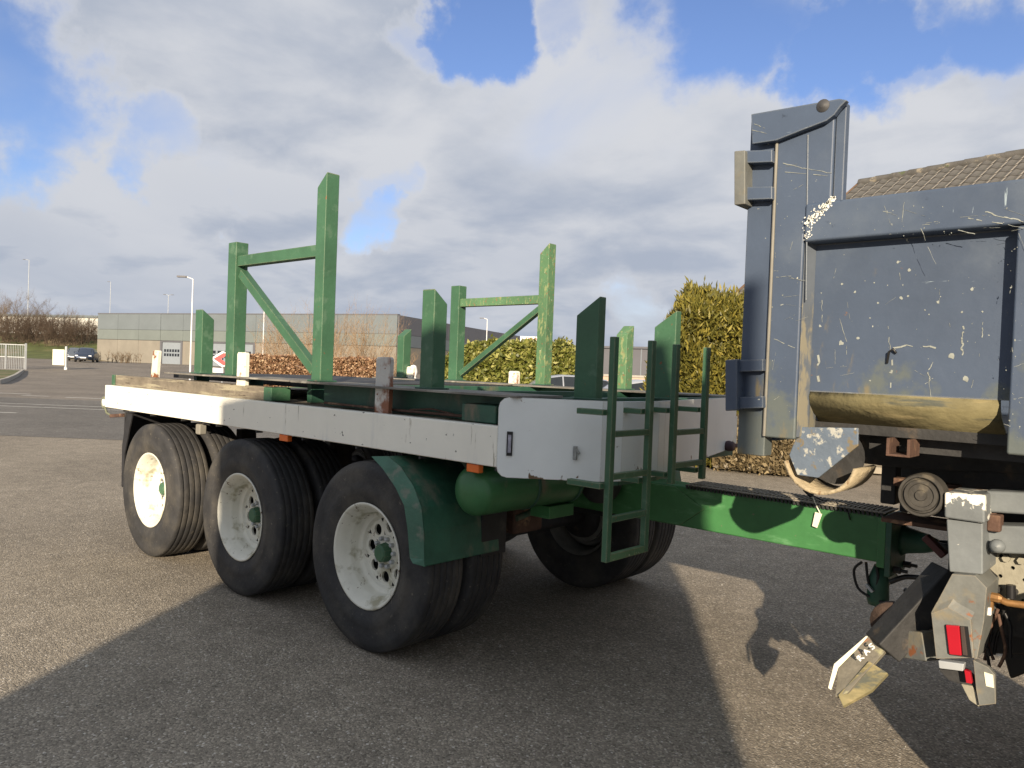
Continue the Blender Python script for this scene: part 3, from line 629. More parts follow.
# rear mudguard strip
mb, pts = arc_sheet(AX[0], .515, .60, 148, 178, 2.69, 3.28, .014, 8, None)
flp = MB(); 
flp.prism([(-6.86, 2.69, 1.09), (-6.74, 2.69, 1.09), (-6.80, 2.69, .95), (-6.88, 2.69, .74), (-6.90, 2.69, .45), (-6.93, 2.69, .45), (-6.94, 2.69, .80)], (0, .010, 0))
P(flp, 'mudguard_edge', rubber_flap)
P(MB().prism([(-6.93, 2.70, 1.09), (-6.91, 2.70, 1.09), (-6.93, 2.70, .44), (-6.95, 2.70, .44)], (0, .58, 0)), 'mud_flap', rubber_flap)
P(MB().box(-7.02, -7.0, 2.74, 2.80, .90, 1.07), 'reflector_strip', white_plain)
P(MB().bar((-7.28, 2.72, 1.035), (-7.0, 2.72, 1.06), .03, .03), 'tow_bracket', rust_metal, .004)
P(MB().tube([(-7.28, 2.72, 1.04), (-7.38, 2.72, 1.055), (-7.42, 2.72, 1.10)], .010, 8), 'hook_stem', surf('dull_olive_steel', (.16, .17, .11), .6))
hk = MB(); rp = [(-7.45 + .048 * math.cos(t), 2.72, 1.145 + .048 * math.sin(t)) for t in [2 * math.pi * k / 20 for k in range(21)]]
hk.tube(rp, .010, 8, False); P(hk, 'lashing_ring', MATS['dull_olive_steel'])
P(MB().lathe([(0, -.01), (.034, -.01), (.034, .01), (0, .01)], 20, 'y', (-7.45, 2.72, 1.145)), 'ring_reflector', white_plain)
# small fitting hanging between first and second wheels
P(MB().box(-5.62, -5.55, 2.70, 2.76, 1.01, 1.09), 'valve_box', surf('dusty_valve', (.20, .19, .16), .8), .012)
P(MB().tube([(-5.58, 2.73, 1.085), (-5.52, 2.73, 1.10), (-5.46, 2.73, 1.095)], .008), 'valve_pipe', dark_metal)
# work lamp at the far front corner of the board
P(MB().lathe([(0, -.03), (.03, -.03), (.036, 0), (.03, .03), (0, .03)], 12, 'x', at(729, 446, x=-2.35)).bar(at(731, 446, x=-2.35), at(738, 445, x=-2.35), .02, .02), 'corner_lamp', surf('dusty_plum_plastic', (.06, .035, .045), .6), 0)

# ------------------------------------------------------------------ LORRY with tipper body
YT = 2.70
lo = thing('lorry', 'tipper lorry with scratched blue steel body, seen at its rear corner at the right edge', 'lorry', (1.5, 3.95, 0))
def PL(mb, name, mat, bevel=0, parent=lo, label=None, seg=2):
    o = mb.build(name, mat, parent, bevel, seg=seg)
    if label: o['label'] = label
    return o
def poly(pts, y): return [at(a, b, y=y) for a, b in pts]
XE = 3.6
# tailgate edge, corner post, and the cap arm
PL(MB().box(-1.297, -1.19, YT + .012, YT + .08, 1.30, 2.545), 'tailgate_frame', blue_dirty, .005)
XC0, XC1 = at(801, 300, y=YT).x, at(814, 300, y=YT + .06).x
PL(MB().prism([(-1.188, YT, 1.372), (XC0, YT, 1.372), (XC0, YT, 2.10), (-.985, YT, 2.20), (-.985, YT, 2.535), (-1.188, YT, 2.535)], (0, .06, 0)), 'corner_post', blue_dirty, .008, seg=3)
PL(MB().prism([(XC0 + .001, YT + .004, 1.376), (XC1, YT + .058, 1.39), (XC1 + .004, YT + .12, 1.39), (XC0 + .001, YT + .12, 1.376)], (0, 0, .70)), 'post_chamfer', surf('worn_edge_blue', (.09, .105, .125), .55, var=.2, layers=[((.19, .175, .13), 12, .50, .08, (1, 1, .35), 9)]), .006)
PL(MB().box(-.984, -.950, YT + .010, YT + .045, 2.10, 2.540), 'post_flange', blue_dirty, .004)
PL(MB().prism(poly([(751, 114), (839, 98.5), (847, 100), (840, 107), (834, 115), (826, 121), (800, 131), (776, 140.5), (752, 144)], YT - .028), (0, .027, 0)), 'tailgate_arm', blue, .003)
PL(MB().lathe([(0, -.034), (.010, -.034), (.012, -.0305), (.022, -.0305), (.023, -.028)], 16, 'y', at(826, 108, y=YT)), 'arm_pin', surf('dark_pin_steel', (.05, .05, .052), .6, var=.3))
for (pa, pb, zs) in (((734, 745), (151, 204), ((150.5, 163), (187, 200))), ((725, 737), (360, 410), ((360, 372), (397, 409)))):
    h = PL(MB().prism(poly([(pa[0], pb[0]), (pa[1], pb[0] - 1), (pa[1], pb[1]), (pa[0], pb[1] + 1)], YT - .05), (0, .14, 0)), 'hinge_plate', grey_muddy if pa[0] > 730 else blue, .004)
    for (za, zb) in zs:
        PL(MB().prism(poly([(pa[1] + .5, za), (772 if pa[0] > 730 else 763, za - 1), (772 if pa[0] > 730 else 763, zb - 1), (pa[1] + .5, zb)], YT - .03), (0, .04, 0)), 'hinge_strap', blue, .003, parent=h)
PL(MB().tube([at(777, 142, y=YT - .003), at(770, 308, y=YT - .003), at(764, 436, y=YT - .003)], .006, 6), 'weld_seam', surf('pale_seam', (.20, .19, .16), .6))
PL(MB().tube([at(808, 135, y=YT - .001), at(806, 300, y=YT - .001)], .003, 6), 'weld_seam', blue)
# side: top rail, recessed panel, uprights
zr1, zr0 = 2.205, 2.070
PL(MB().box(XC0 + .003, XE, YT - .01, YT + .10, zr0, zr1), 'top_rail', blue, .010, seg=3)
ups = [(-.435, -.16), (.85, 1.05), (2.05, 2.25), (3.3, 3.58)]
for (a, b) in ups: PL(MB().box(a, b, YT - .004, YT + .10, 1.385, zr0 - .003), 'side_upright', blue_dirty, .008)
segs = [(XC1 - .01, -.436), (-.159, .849), (1.051, 2.049), (2.251, 3.299)]
for (a, b) in segs:
    PL(MB().box(a + .001, b - .001, YT + .060, YT + .075, 1.545, zr0 - .002), 'side_panel', blue_dirty)
    # tumblehome: the bottom of the tub curls under
    prof_ = [(YT + .058, 1.545), (YT + .050, 1.53), (YT + .060, 1.50), (YT + .10, 1.465), (YT + .18, 1.425), (YT + .40, 1.40)]
    mb = MB(); vs = []; n = len(prof_)
    for xx in (a + .012, b - .03):
        vs += [(xx, y, z) for y, z in prof_]; vs += [(xx, y + .015, z + .012) for y, z in prof_]
    fs = [(i, i + 1, 2 * n + i + 1, 2 * n + i) for i in range(n - 1)] + [(n + i, 3 * n + i, 3 * n + i + 1, n + i + 1) for i in range(n - 1)] + [tuple(list(range(n)) + list(range(2 * n - 1, n - 1, -1))), tuple([2 * n + i for i in range(n)][::-1] + [3 * n + i for i in range(n)])]
    mb.add(vs, fs, True); PL(mb, 'tub_floor_edge', mud, 0)
    if a > -.9: PL(MB().box(a + .002, a + .03, YT + .02, YT + .059, 1.39, zr0 - .002), 'panel_stop', blue_dirty, .008)
PL(MB().box(-1.20, XE, YT + .16, YT + 2.09, 1.40, 1.44), 'tub_floor', dark_metal)
PL(MB().box(-1.26, -1.20, YT + .14, YT + 2.09, 1.35, 2.12), 'tailgate', blue, .01)
PL(MB().box(-1.297, XE, YT + 2.10, YT + 2.16, 1.385, 2.12), 'far_side', blue, .01)
PL(MB().box(XE - .08, XE, YT + .11, YT + 2.09, 1.44, 2.3), 'headboard', blue, .01)
# little hasp and handle on the panel
PL(MB().tube([at(887, 363, y=YT + .055), at(889, 352, y=YT + .045), at(893, 349, y=YT + .045), at(896, 353, y=YT + .055)], .0045, 6), 'tarp_hook', black_plain)
# peeled white paint and long chalk scrapes on the panel: thin raised flakes
flk = MB(); fr_ = random.Random(3)
def flake(px, py, s, y):
    c = at(px, py, y=y); k = fr_.randint(5, 7); a0 = fr_.random() * 6
    flk.prism([c + Vector((math.cos(a0 + 6.283 * i / k), 0, math.sin(a0 + 6.283 * i / k))) * s * fr_.uniform(.5, 1.2) for i in range(k)], (0, .0008, 0))
for i in range(230):
    t = fr_.random(); px_ = 834 - 26 * t + fr_.gauss(0, 2.6) * (.4 + t); flake(px_, 197 + 27 * t + fr_.gauss(0, 2.2) * (.4 + t), fr_.uniform(.0012, .0048), YT - .0115 if (px_ > 801 and 197 + 27 * t > 199) else YT - .0015)
for i in range(30): flake(808 + fr_.gauss(0, 2), 228 + fr_.random() * 12, fr_.uniform(.001, .003), YT - .0115)
fo = PL(flk, 'peeling_paint', surf('peeled_white_primer', (.72, .72, .64), .8)); fo['kind'] = 'stuff'
scr = MB()
def scratch(pts_, w_, y=YT + .0588):
    q = [at(a, b, y=y) for a, b in pts_]
    for i in range(len(q) - 1): 
        a_, b_ = q[i], q[i + 1]; n_ = 6; off = Vector((0, 0, 0))
        for k_ in range(n_):
            if fr_.random() < .22: continue
            o1 = Vector((fr_.gauss(0, 1), 0, fr_.gauss(0, 1))) * w_ * .35
            scr.bar(a_.lerp(b_, k_ / n_) + off, a_.lerp(b_, (k_ + 1) / n_) + o1, .0006, w_ * fr_.uniform(.25, .95), up=(0, 0, 1)); off = o1
for ps, w_ in (([(888, 326), (890, 350)], .003), ([(893, 348), (915, 346), (939, 347)], .007), ([(892, 360), (891, 388)], .008), ([(963, 326), (962, 340), (963, 356)], .006), ([(934, 360), (928, 372), (931, 382)], .004),
             ([(983, 322), (982, 338)], .003), ([(822, 300), (822, 322)], .003), ([(818, 355), (819, 386)], .012), ([(925, 384), (933, 378)], .004)): scratch(ps, w_)
for (px, py, r) in ((841, 343, .009), (952, 356, .011), (966, 379, .010), (858, 338, .006), (901, 298, .006), (908, 296, .004), (855, 292, .005), (842, 284, .004), (878, 303, .004), (938, 302, .005), (962, 312, .004), (898, 262, .005), (909, 270, .006), (972, 289, .006), (925, 310, .003), (870, 318, .003), (820, 326, .006)):
    c = at(px, py, y=YT + .0588); a0 = fr_.random() * 6
    scr.prism([c + Vector((math.cos(a0 + 6.283 * i / 8), 0, math.sin(a0 + 6.283 * i / 8))) * r * fr_.uniform(.6, 1.15) for i in range(8)], (0, .0008, 0))
for ps, w_ in (([(985, 212), (1004, 217), (1024, 222)], .004), ([(992, 222), (1024, 228)], .003), ([(968, 218), (985, 222)], .004), ([(958, 230), (975, 234)], .003), ([(783, 163), (803, 168), (832, 173)], .003), ([(785, 172), (828, 176)], .0025), ([(752, 123), (765, 128)], .003), ([(752, 130), (770, 134)], .002), ([(905, 198), (902, 222)], .002), ([(790, 250), (797, 225)], .002), ([(774, 339), (795, 348)], .003), ([(776, 277), (791, 276)], .002)):
    scratch(ps, w_, YT - .0108 if ps[0][0] > 850 else (YT - .0292 if ps[0][1] < 135 else YT - .0012))
sr_ = random.Random(21)
def rnd_scr(n, xr, yr, yy, w0, w1, l0, l1, flat=.5):
    for _ in range(n):
        x_, y_ = sr_.uniform(*xr), sr_.uniform(*yr); a_ = sr_.gauss(0, .25) if sr_.random() < flat else sr_.uniform(1.1, 2.0); l_ = sr_.uniform(l0, l1)
        scratch([(x_, y_), (x_ + l_ * math.cos(a_), y_ + l_ * math.sin(a_))], sr_.uniform(w0, w1), yy)
def rnd_chip(n, xr, yr, yy, r0, r1):
    for _ in range(n):
        c = at(sr_.uniform(*xr), sr_.uniform(*yr), y=yy); k = sr_.randint(4, 6); a0 = sr_.random() * 6; rr = r0 + (r1 - r0) * sr_.random() ** 3
        scr.prism([c + Vector((math.cos(a0 + 6.283 * i / k) * sr_.uniform(.5, 1.2), 0, math.sin(a0 + 6.283 * i / k) * sr_.uniform(.5, 1.4))) * rr for i in range(k)], (0, .0006, 0))
rnd_scr(16, (820, 980), (258, 385), YT + .0588, .0006, .0018, 4, 26); rnd_chip(42, (818, 990), (256, 388), YT + .0588, .0008, .0038)
rnd_scr(12, (845, 1020), (204, 232), YT - .0108, .0006, .002, 6, 40, .8); rnd_chip(40, (812, 1022), (204, 236), YT - .0108, .0007, .003)
rnd_scr(12, (770, 796), (150, 420), YT - .0012, .0006, .0016, 5, 24, .6); rnd_chip(30, (770, 799), (150, 425), YT - .0012, .0007, .0032)
rnd_chip(30, (1003, 1022), (245, 440), YT - .0048, .0008, .004); rnd_scr(5, (1003, 1018), (250, 430), YT - .0048, .0008, .002, 5, 20, .5)
so = PL(scr, 'chalk_scratches', surf('scraped_primer', (.25, .265, .24), .8, var=.3, vscale=40)); so['kind'] = 'stuff'
# bracket and muddy half-pipe below the post
PL(MB().prism(poly([(800, 427), (858, 428), (858, 446), (818, 478), (797, 475), (789, 455)], YT + .03), (0, .012, 0)), 'tipping_bracket', surf('chipped_blue_steel', (.11, .14, .18), .5, var=.2, bump=.2, layers=[((.36, .36, .32), 30, .56, .07, one, 10), ((.16, .13, .08), 12, .58, .05, one, 9)]), .003)
c = at(820, 458, y=YT + .05)
mb, _ = arc_sheet(c.x, c.z, .118, 190, 348, YT + .045, YT + .26, .012, 16, None); PL(mb, 'pipe_guard', mud_beige)
PL(MB().lathe([(.105, YT + .20), (0, YT + .20)], 24, 'y', (c.x, 0, c.z)), 'guard_web', dark_metal)
PL(MB().box(-.80, -.79, YT + .10, YT + .22, 1.345, 1.399).box(-.735, -.725, YT + .10, YT + .22, 1.345, 1.399).box(-.80, -.725, YT + .10, YT + .22, 1.338, 1.346), 'rope_bracket', rust_metal, .002)
PL(MB().prism(poly([(858, 431), (1040, 440), (1040, 474), (930, 470), (885, 466), (851, 462)], 3.30), (0, .05, 0)), 'subframe_side_plate', dark_metal, .004)
# chassis, subframe, wheels
PL(MB().box(-.90, 3.9, 3.36, 3.44, 1.07, 1.34), 'subframe_rail', dark_metal, .006)
PL(MB().box(-1.02, 3.9, 4.46, 4.54, 1.07, 1.34), 'subframe_rail', dark_metal, .006)
PL(MB().box(-.92, 3.9, 3.20, 3.40, 1.045, 1.062), 'chassis_flange', rust_metal, .003)
PL(MB().box(-.72, 3.9, 3.38, 3.46, .82, 1.044), 'chassis_rail', dark_metal, .006)
PL(MB().box(-.72, 3.9, 4.44, 4.52, .82, 1.04), 'chassis_rail', dark_metal, .006)
PL(MB().box(-1.0, -.94, 3.45, 4.45, 1.08, 1.32), 'rear_cross_member', dark_metal, .006)
PL(MB().box(-.9, 3.5, 2.95, 3.0, 1.345, 1.395).box(-.9, 3.5, 4.9, 4.95, 1.345, 1.395), 'floor_bearer', dark_metal)
PL(MB().bar(at(895, 481, y=3.2), at(960, 489, y=3.2), .05, .03), 'tie_bar', rust_metal, .003)
c = at(922, 495, y=3.0)
PL(MB().lathe([(0, -.02), (.018, -.02), (.020, -.012), (.040, -.012), (.042, -.018), (.054, -.018), (.056, -.006), (.062, -.006), (.064, -.022), (.072, -.022), (.076, -.014), (.076, .05), (0, .06)], 36, 'y', tuple(c), smooth=False), 'buffer_roller', surf('roller_rubber', (.045, .042, .037), .7, var=.3, vscale=20, bump=.2, layers=[((.12, .105, .08), 9, .52, .14, one, 9)]))
def lwheel(x, y):
    root = sub_empty('wheel', lo, (x, y, .47))
    MB().lathe(tyre_profile(.29, .5, .29), 48).build('tyre', rubber, root, origin=(0, 0, 0))
    MB().lathe([(.292, .12), (.27, .10), (.27, -.1), (.295, -.125), (.28, -.11), (.23, .03), (0.1, .04), (.09, 0), (0, 0)], 32).build('rim', rim_white, root, origin=(0, 0, 0))
for x in (.26, 1.63, 4.9): lwheel(x, 2.86); lwheel(x, 5.02)
PL(MB().prism([(-.12, 2.74, .98), (1.95, 2.74, .98), (1.95, 2.74, 1.03), (-.16, 2.74, 1.03), (-.32, 2.74, .82), (-.32, 2.74, .55), (-.29, 2.74, .55)], (0, .5, 0)), 'rear_mudguard', black_plain, .004)
cab = MB(); cab.prism([(4.4, 2.75, .55), (6.4, 2.75, .55), (6.45, 2.75, 1.4), (6.2, 2.75, 2.4), (5.8, 2.75, 2.55), (4.4, 2.75, 2.55)], (0, 2.4, 0)); PL(cab, 'cab', blue, .05)
PL(MB().prism([(4.9, 2.742, 1.55), (6.2, 2.742, 1.55), (6.0, 2.742, 2.3), (4.9, 2.742, 2.3)], (0, .006, 0)), 'cab_window', dark_lens)
# square corner tube of the rear bumper with its cap
PL(MB().prism(poly([(946, 519), (983, 523), (983, 575), (949, 572)], 2.98), (0, .22, 0)), 'bumper_post', grey_paint, .006)
tp = poly([(944, 492), (985, 495), (985, 524), (944, 518)], 2.96)
PL(MB().prism(tp, (0, .20, 0)), 'bumper_cap', grey_chip, .008)
PL(MB().bar(at(988, 500, y=3.1), at(1100, 506, y=3.1), .10, .075), 'bumper_tube', grey_paint, .01)
PL(MB().bar(at(990, 537, y=3.12), at(1100, 541, y=3.12), .10, .095), 'lower_tube', grey_paint, .008)
PL(MB().tube([at(988, 512, y=3.08), at(988, 530, y=3.08)], .028, 12), 'pivot_bush', rust_metal)
PL(MB().lathe([(0.001, -.024), (.012, -.021), (.021, -.012), (.024, 0), (.021, .012), (.012, .021), (0.001, .024)], 16, 'y', at(997, 555, y=3.02) + Vector((0, 0, .03))), 'ball_knob', grey_paint)
# perforated coupling plate: real holes and bolts
cp = MB(); PX0 = at(984, 548, y=3.20); hx = 0
x0, z1 = PX0.x, PX0.z
cols_, rows_ = 6, 5; cw = .036
for i in range(cols_):
    for j in range(rows_):
        cx_, cz_ = x0 + (i + .5) * cw, z1 - (j + .5) * cw; rr = .007 if (i + j) % 2 else .0001
        inn = [(cx_ + rr * math.cos(t), 3.20, cz_ + rr * math.sin(t)) for t in [math.pi / 4 + math.pi / 4 * k for k in range(8)]]
        h_ = cw / 2; ot = [(cx_ + h_ * a, 3.20, cz_ + h_ * b) for a, b in ((1, 1), (0, 1), (-1, 1), (-1, 0), (-1, -1), (0, -1), (1, -1), (1, 0))]
        cp.add(inn + ot + [(a, b + .012, c_) for a, b, c_ in inn], [(k, (k + 1) % 8, 8 + (k + 1) % 8, 8 + k) for k in range(8)] + [(k, 16 + k, 16 + (k + 1) % 8, (k + 1) % 8) for k in range(8)])
PL(cp, 'coupling_plate', plate_holes)
PL(MB().box(x0, x0 + .5, 3.225, 3.4, z1 - .3, z1), 'coupling_block', dark_metal)
for i in range(5):
    PL(MB().lathe([(0, -.018), (.013, -.018), (.014, 0)], 6, 'y', (x0 + .026 + i * .045, 3.199, z1 - .022), smooth=False), 'plate_bolt', plate_holes)
for i in range(3):
    PL(MB().lathe([(0, -.02), (.012, -.02), (.012, 0)], 8, 'y', (x0 + .05 + i * .05, 3.199, z1 - .135), smooth=False), 'plate_bolt', dark_metal)
# tail lamp housing
YL = 2.94
hf_ = poly([(931, 613), (948, 607), (971, 620), (974, 658), (936, 659)], YL)
PL(MB().prism(hf_, (0, .004, 0)).prism(poly([(931, 613), (952, 574), (975, 575.5), (987, 588), (984, 622), (977, 659), (974, 659), (971, 620), (948, 607)], YL + .012), (0, .20, 0)), 'lamp_housing', grey_muddy, .002)
tb_ = MB(); A = [at(931, 613, y=YL), at(948, 607, y=YL), at(971, 620, y=YL)]; Bk = [at(952, 574, y=YL + .05), at(966, 580, y=YL + .04), at(986, 588, y=YL + .05)]
tb_.add(A + Bk, [(0, 1, 4, 3), (1, 2, 5, 4)]); PL(tb_, 'housing_hood', grey_muddy)
PL(MB().prism(poly([(945, 624.5), (968, 626.5), (972, 658), (949, 655)], YL - .001), (0, .0009, 0)), 'lamp_recess', black_plain)
PL(MB().prism(poly([(945.5, 625), (959, 626), (961.5, 656), (949, 654.5)], YL - .014), (0, .0125, 0)), 'tail_lamp', red_lens, .003)
PL(MB().prism(poly([(960, 626.5), (964, 627), (967.5, 656), (962.5, 655)], YL - .010), (0, .009, 0)), 'indicator_lamp', dark_lens, .002)
PL(MB().prism(poly([(938, 660.5), (964, 664), (963, 671.5), (939, 668.5)], YL - .01), (0, .03, 0)), 'number_lamp', steel_galv, .003)
PL(MB().prism(poly([(938, 669), (964, 672), (978, 684), (978, 690), (948, 680)], YL + .04), (0, .05, 0)), 'lamp_bracket', dark_metal, .002)
PL(MB().prism(poly([(973, 660), (988, 667), (995, 675), (996, 704), (979, 706), (976, 690)], YL + .015), (0, .02, 0)), 'bracket_plate', grey_muddy, .002)
PL(MB().prism(poly([(984, 672), (993, 675), (994, 688), (986, 686)], YL + .012), (0, .003, 0)), 'bracket_sticker', cream)
PL(MB().prism(poly([(964, 670), (970, 672), (972, 684), (966, 683)], YL), (0, .02, 0)), 'red_reflector', red_lens, .002)
PL(MB().prism(poly([(961, 684), (972, 686), (976, 692), (979, 707), (969, 700)], YL + .03), (0, .02, 0)), 'bracket_foot', plate_holes, .002)
# underrun bar with its end wing
ub = [at(890, 640, y=3.15), at(934, 646, y=3.05), at(1060, 655, y=2.98)]
PL(MB().bar(ub[0], ub[1], .09, .10), 'underrun_bar', grey_muddy, .006)
PL(MB().bar(ub[1] + Vector((0, .25, 0)), ub[2] + Vector((0, .3, 0)), .09, .14), 'rear_axle_bracket', black_plain, .006)
PL(MB().bar(at(950, 574, y=3.2), at(882, 648, y=3.05), .12, .10), 'underrun_arm', dark_metal, .006)
PL(MB().lathe([(0, -.03), (.075, -.03), (.08, 0), (0, .0)], 20, 'y', at(893, 622, y=3.16)), 'pivot_disc', surf('dark_rust', (.055, .035, .025), .8, var=.4, vscale=12, bump=.4))
wp = [at(870, 635, y=3.06), at(886, 650, y=3.02), at(847, 693, y=2.86), at(835, 697, y=2.86), at(838, 668, y=2.93)]
wingm = surf('rusty_wing_steel', (.17, .155, .12), .65, var=.3, vscale=10, bump=.4, layers=[((.30, .14, .07), 9, .56, .08, one, 9), ((.36, .34, .20), 7, .57, .08, one, 9)])
w2 = [at(886, 650, y=3.02) + Vector((0, 0, -.004)), at(888, 674, y=3.02), at(872, 690, y=2.94), at(844, 706, y=2.86), at(843, 695, y=2.86)]
PL(MB().prism(wp, (0, .02, -.012)), 'underrun_wing', wingm, .002)
PL(MB().prism([at(869, 661, y=2.96), at(888, 673, y=3.0), at(872, 690, y=2.93), at(843, 706, y=2.85), at(838, 695, y=2.85)], (0, .012, -.012)), 'wing_lower_face', mud, .002)
PL(MB().prism([at(866, 636, y=3.06), at(869, 637, y=3.06), at(838, 668, y=2.92), at(831, 690, y=2.86), at(828, 688, y=2.86), at(834, 664, y=2.92)], (0, .006, 0)), 'wing_edge', cream, .001)
# chalked letters on the wing
def stroke_text(ch, ox, oy, s):
    G = {'R': [[(0, 0), (0, 1)], [(0, 1), (.6, .85), (0, .5)], [(.1, .5), (.65, 0)]], 'A': [[(0, 0), (.35, 1), (.7, 0)], [(.15, .4), (.55, .4)]], 'S': [[(.6, .9), (.2, 1), (.05, .72), (.5, .4), (.4, .02), (0, .1)]]}
    return [[(ox + a * s, oy + b * s) for a, b in st] for st in G[ch]]
tx = MB(); o0 = Vector((861, 661)); du = Vector((.72, -.70)); dvv = Vector((-.62, -.55))
for ch, k in (('R', 0), ('A', 8), ('S', 16)):
    for st in stroke_text(ch, 0, 0, 7):
        q = [at(o0.x + du.x * (k + a) + dvv.x * b, o0.y + du.y * (k + a) + dvv.y * b, y=2.93 + .0035 * k - .006) for a, b in st]
        for a, b in zip(q[:-1], q[1:]): tx.bar(a, b, .004, .0042)
PL(tx, 'chalk_lettering', white_plain)
PL(MB().box(*(lambda p, q: (p.x, q.x, 3.04, 3.10, q.z, p.z))(at(987, 514, y=3.04), at(1000, 533, y=3.04))), 'rusty_lug', rust_metal, .006)
PL(MB().tube([at(986, 545, y=3.1), at(978, 552, y=3.1), at(982, 566, y=3.14), at(996, 578, y=3.14)], .010, 8), 'return_hose', black_plain)
PL(MB().bar(at(905, 600, y=3.3), at(940, 640, y=3.3), .05, .03), 'underrun_stay', dark_metal, .003)
PL(MB().tube([at(905, 590, y=3.35), at(925, 600, y=3.3), at(940, 596, y=3.25), at(955, 604, y=3.2)], .009, 8), 'brake_hose', black_plain)
# dark mass of hoses, valves and the wheel guard beside the lamp
PL(MB().prism(poly([(1002, 612), (1040, 600), (1040, 668), (1010, 680), (1003, 655)], 3.25), (0, .3, 0)), 'spare_flap', black_plain, .01)
PL(MB().tube([at(985, 597, y=3.05), at(997, 598, y=3.05), at(1008, 603, y=3.05), at(1030, 606, y=3.05)], .012, 8), 'brass_pipe', brass)
PL(MB().lathe([(0, -.02), (.016, -.02), (.016, .02), (.010, .03), (0, .03)], 8, 'x', at(992, 597, y=3.04), smooth=False).box(*(lambda p: (p.x - .02, p.x + .01, p.y - .01, p.y + .01, p.z - .02, p.z + .02))(at(990, 604, y=3.05))), 'valve_fitting', brass, 0)
PL(MB().prism(poly([(981, 607), (991, 608), (991, 616), (981, 615)], 3.0), (0, .015, 0)), 'white_connector', white_plain, .003)
PL(MB().tube([at(1011, 585, y=3.15), at(1011, 598, y=3.15)], .015, 10), 'coupling_cap', black_plain)
hr_ = random.Random(5)
for k in range(7):
    a = (988 + hr_.uniform(-3, 18), 612 + hr_.uniform(-4, 4)); pts_ = [a]
    for j in range(3): a = (a[0] + hr_.uniform(-7, 7), a[1] + 16 + hr_.uniform(-3, 3)); pts_.append(a)
    q = [at(x_, y_, y=3.08 + .012 * k) for x_, y_ in pts_]; mid = []
    for i in range(len(q) - 1):
        p0 = q[max(i - 1, 0)]; p1 = q[i]; p2 = q[i + 1]; p3 = q[min(i + 2, len(q) - 1)]
        for t in (0, .33, .66): mid.append(.5 * ((2 * p1) + (-p0 + p2) * t + (2 * p0 - 5 * p1 + 4 * p2 - p3) * t * t + (-p0 + 3 * p1 - 3 * p2 + p3) * t ** 3))
    mid.append(q[-1]); PL(MB().tube(mid, .0055), 'electric_cable', black_plain if k % 3 else rust_metal)
PL(MB().bar(at(925, 536, y=3.5), at(945, 556, y=3.5), .045, .03).bar(at(925, 585, y=3.5), at(950, 573, y=3.5), .045, .03), 'coupling_jaw', surf('oxide_red_steel', (.10, .035, .03), .6, var=.3), .006)
# ------------------------------------------------------------------ unseen block added behind the camera to shade the trailer and foreground
def uv(u, v, z): p = PU * u + SH * v; return Vector((p.x, p.y, z))
sb = uv(-1.1, -6.5, 0)
sun_blocker = thing('added_sun_blocker', 'unseen boarded block behind the camera, added to cast the shade across the trailer', 'sun_blocker', sb)
tT = math.tan(R_(SUN_EL)); v0 = -5.0
H = lambda h0: h0 - v0 * tT
prof = [(-2.78, 0), (.60, 0), (.60, H(1.75)), (.51, H(2.15)), (.44, H(2.55)), (.28, H(3.22)), (-.2, H(3.25)), (-.95, H(3.06)), (-1.75, H(2.88)), (-2.78, H(2.88))]  # outline shaped to give the edges of the shade
clad = surf('white_blocker_boards', (.78, .77, .72), .8, var=.3, vscale=4, bump=.4)  # white picked to throw light back onto the shaded faces
MB().prism([uv(u, v0, z) for u, z in prof], SH * -3).build('blocker_wall', clad, sun_blocker)
for i in range(16):
    u = -2.73 + .203 * i
    zt = [H(2.86), H(2.86)][0]
    MB().prism([uv(u + .005, v0 + .02, .05), uv(u + .198, v0 + .02, .05), uv(u + .198, v0 + .02, zt), uv(u + .005, v0 + .02, zt)], SH * -.018).build('board', clad, sun_blocker)
# ------------------------------------------------------------------ BACKGROUND
def lp(px, dep): return (px - 512) / F * dep
# --- industrial hall: clad panels over concrete, two doors
hA = ld(lp(97, 100), 100); hC = ld(lp(396, 80), 80); hB = ld(lp(590, 165), 165)
hall = thing('industrial_hall', 'long low grey-green clad hall with concrete lower wall and roller doors across the road', 'building', ((hA + hC) / 2).to_tuple())
clad_a = surf('grey_green_cladding', (.15, .172, .165), .55, var=.08, vscale=.4)
clad_b = surf('blue_grey_cladding', (.14, .163, .175), .55, var=.08, vscale=.4)
clad_c = surf('dark_grey_cladding', (.11, .112, .125), .55, var=.08, vscale=.4)
conc = surf('precast_concrete', (.205, .19, .16), .9, var=.12, vscale=.5, bump=.2, layers=[((.21, .19, .16), .6, .52, .1, (1, 1, .3), 8)])
door_m = surf('grey_door_steel', (.22, .25, .28), .5, var=.06); glass_d = surf('dark_glass', (.02, .025, .03), .12, var=.1)
HT = 6.98; Z0 = .70
def panel_row(a, b, z0, z1, n, mat, name, skip=(), th=.12):
    d = (b - a); u = d.normalized(); nr = Vector((u.y, -u.x, 0))
    if nr.dot(-a) < 0: nr = -nr
    for k in range(n):
        if k in skip: continue
        p = a + d * (k / n) + u * .02; q = a + d * ((k + 1) / n) - u * .02
        mb = MB(); pr = [p + Vector((0, 0, z0 + .015)), q + Vector((0, 0, z0 + .015)), q + Vector((0, 0, z1 - .015)), p + Vector((0, 0, z1 - .015))]
        mb.prism(pr, nr * (th + .008 * ((k * 7) % 3)))
        mb.build(name, mat, hall)
core = MB()
back = FWD * 40
nA = (hC - hA).normalized(); inn = Vector((-nA.y, nA.x, 0)); inn = inn if inn.dot(FWD) > 0 else -inn
core.prism([hA + inn * .05, hC + inn * .05 + Vector((0, 0, 0)), hB + FWD * .1 + RIGHT * -.3, hB + FWD * 30, hA + inn * 70], (0, 0, HT - .1)); core.build('wall_core', clad_c, hall)
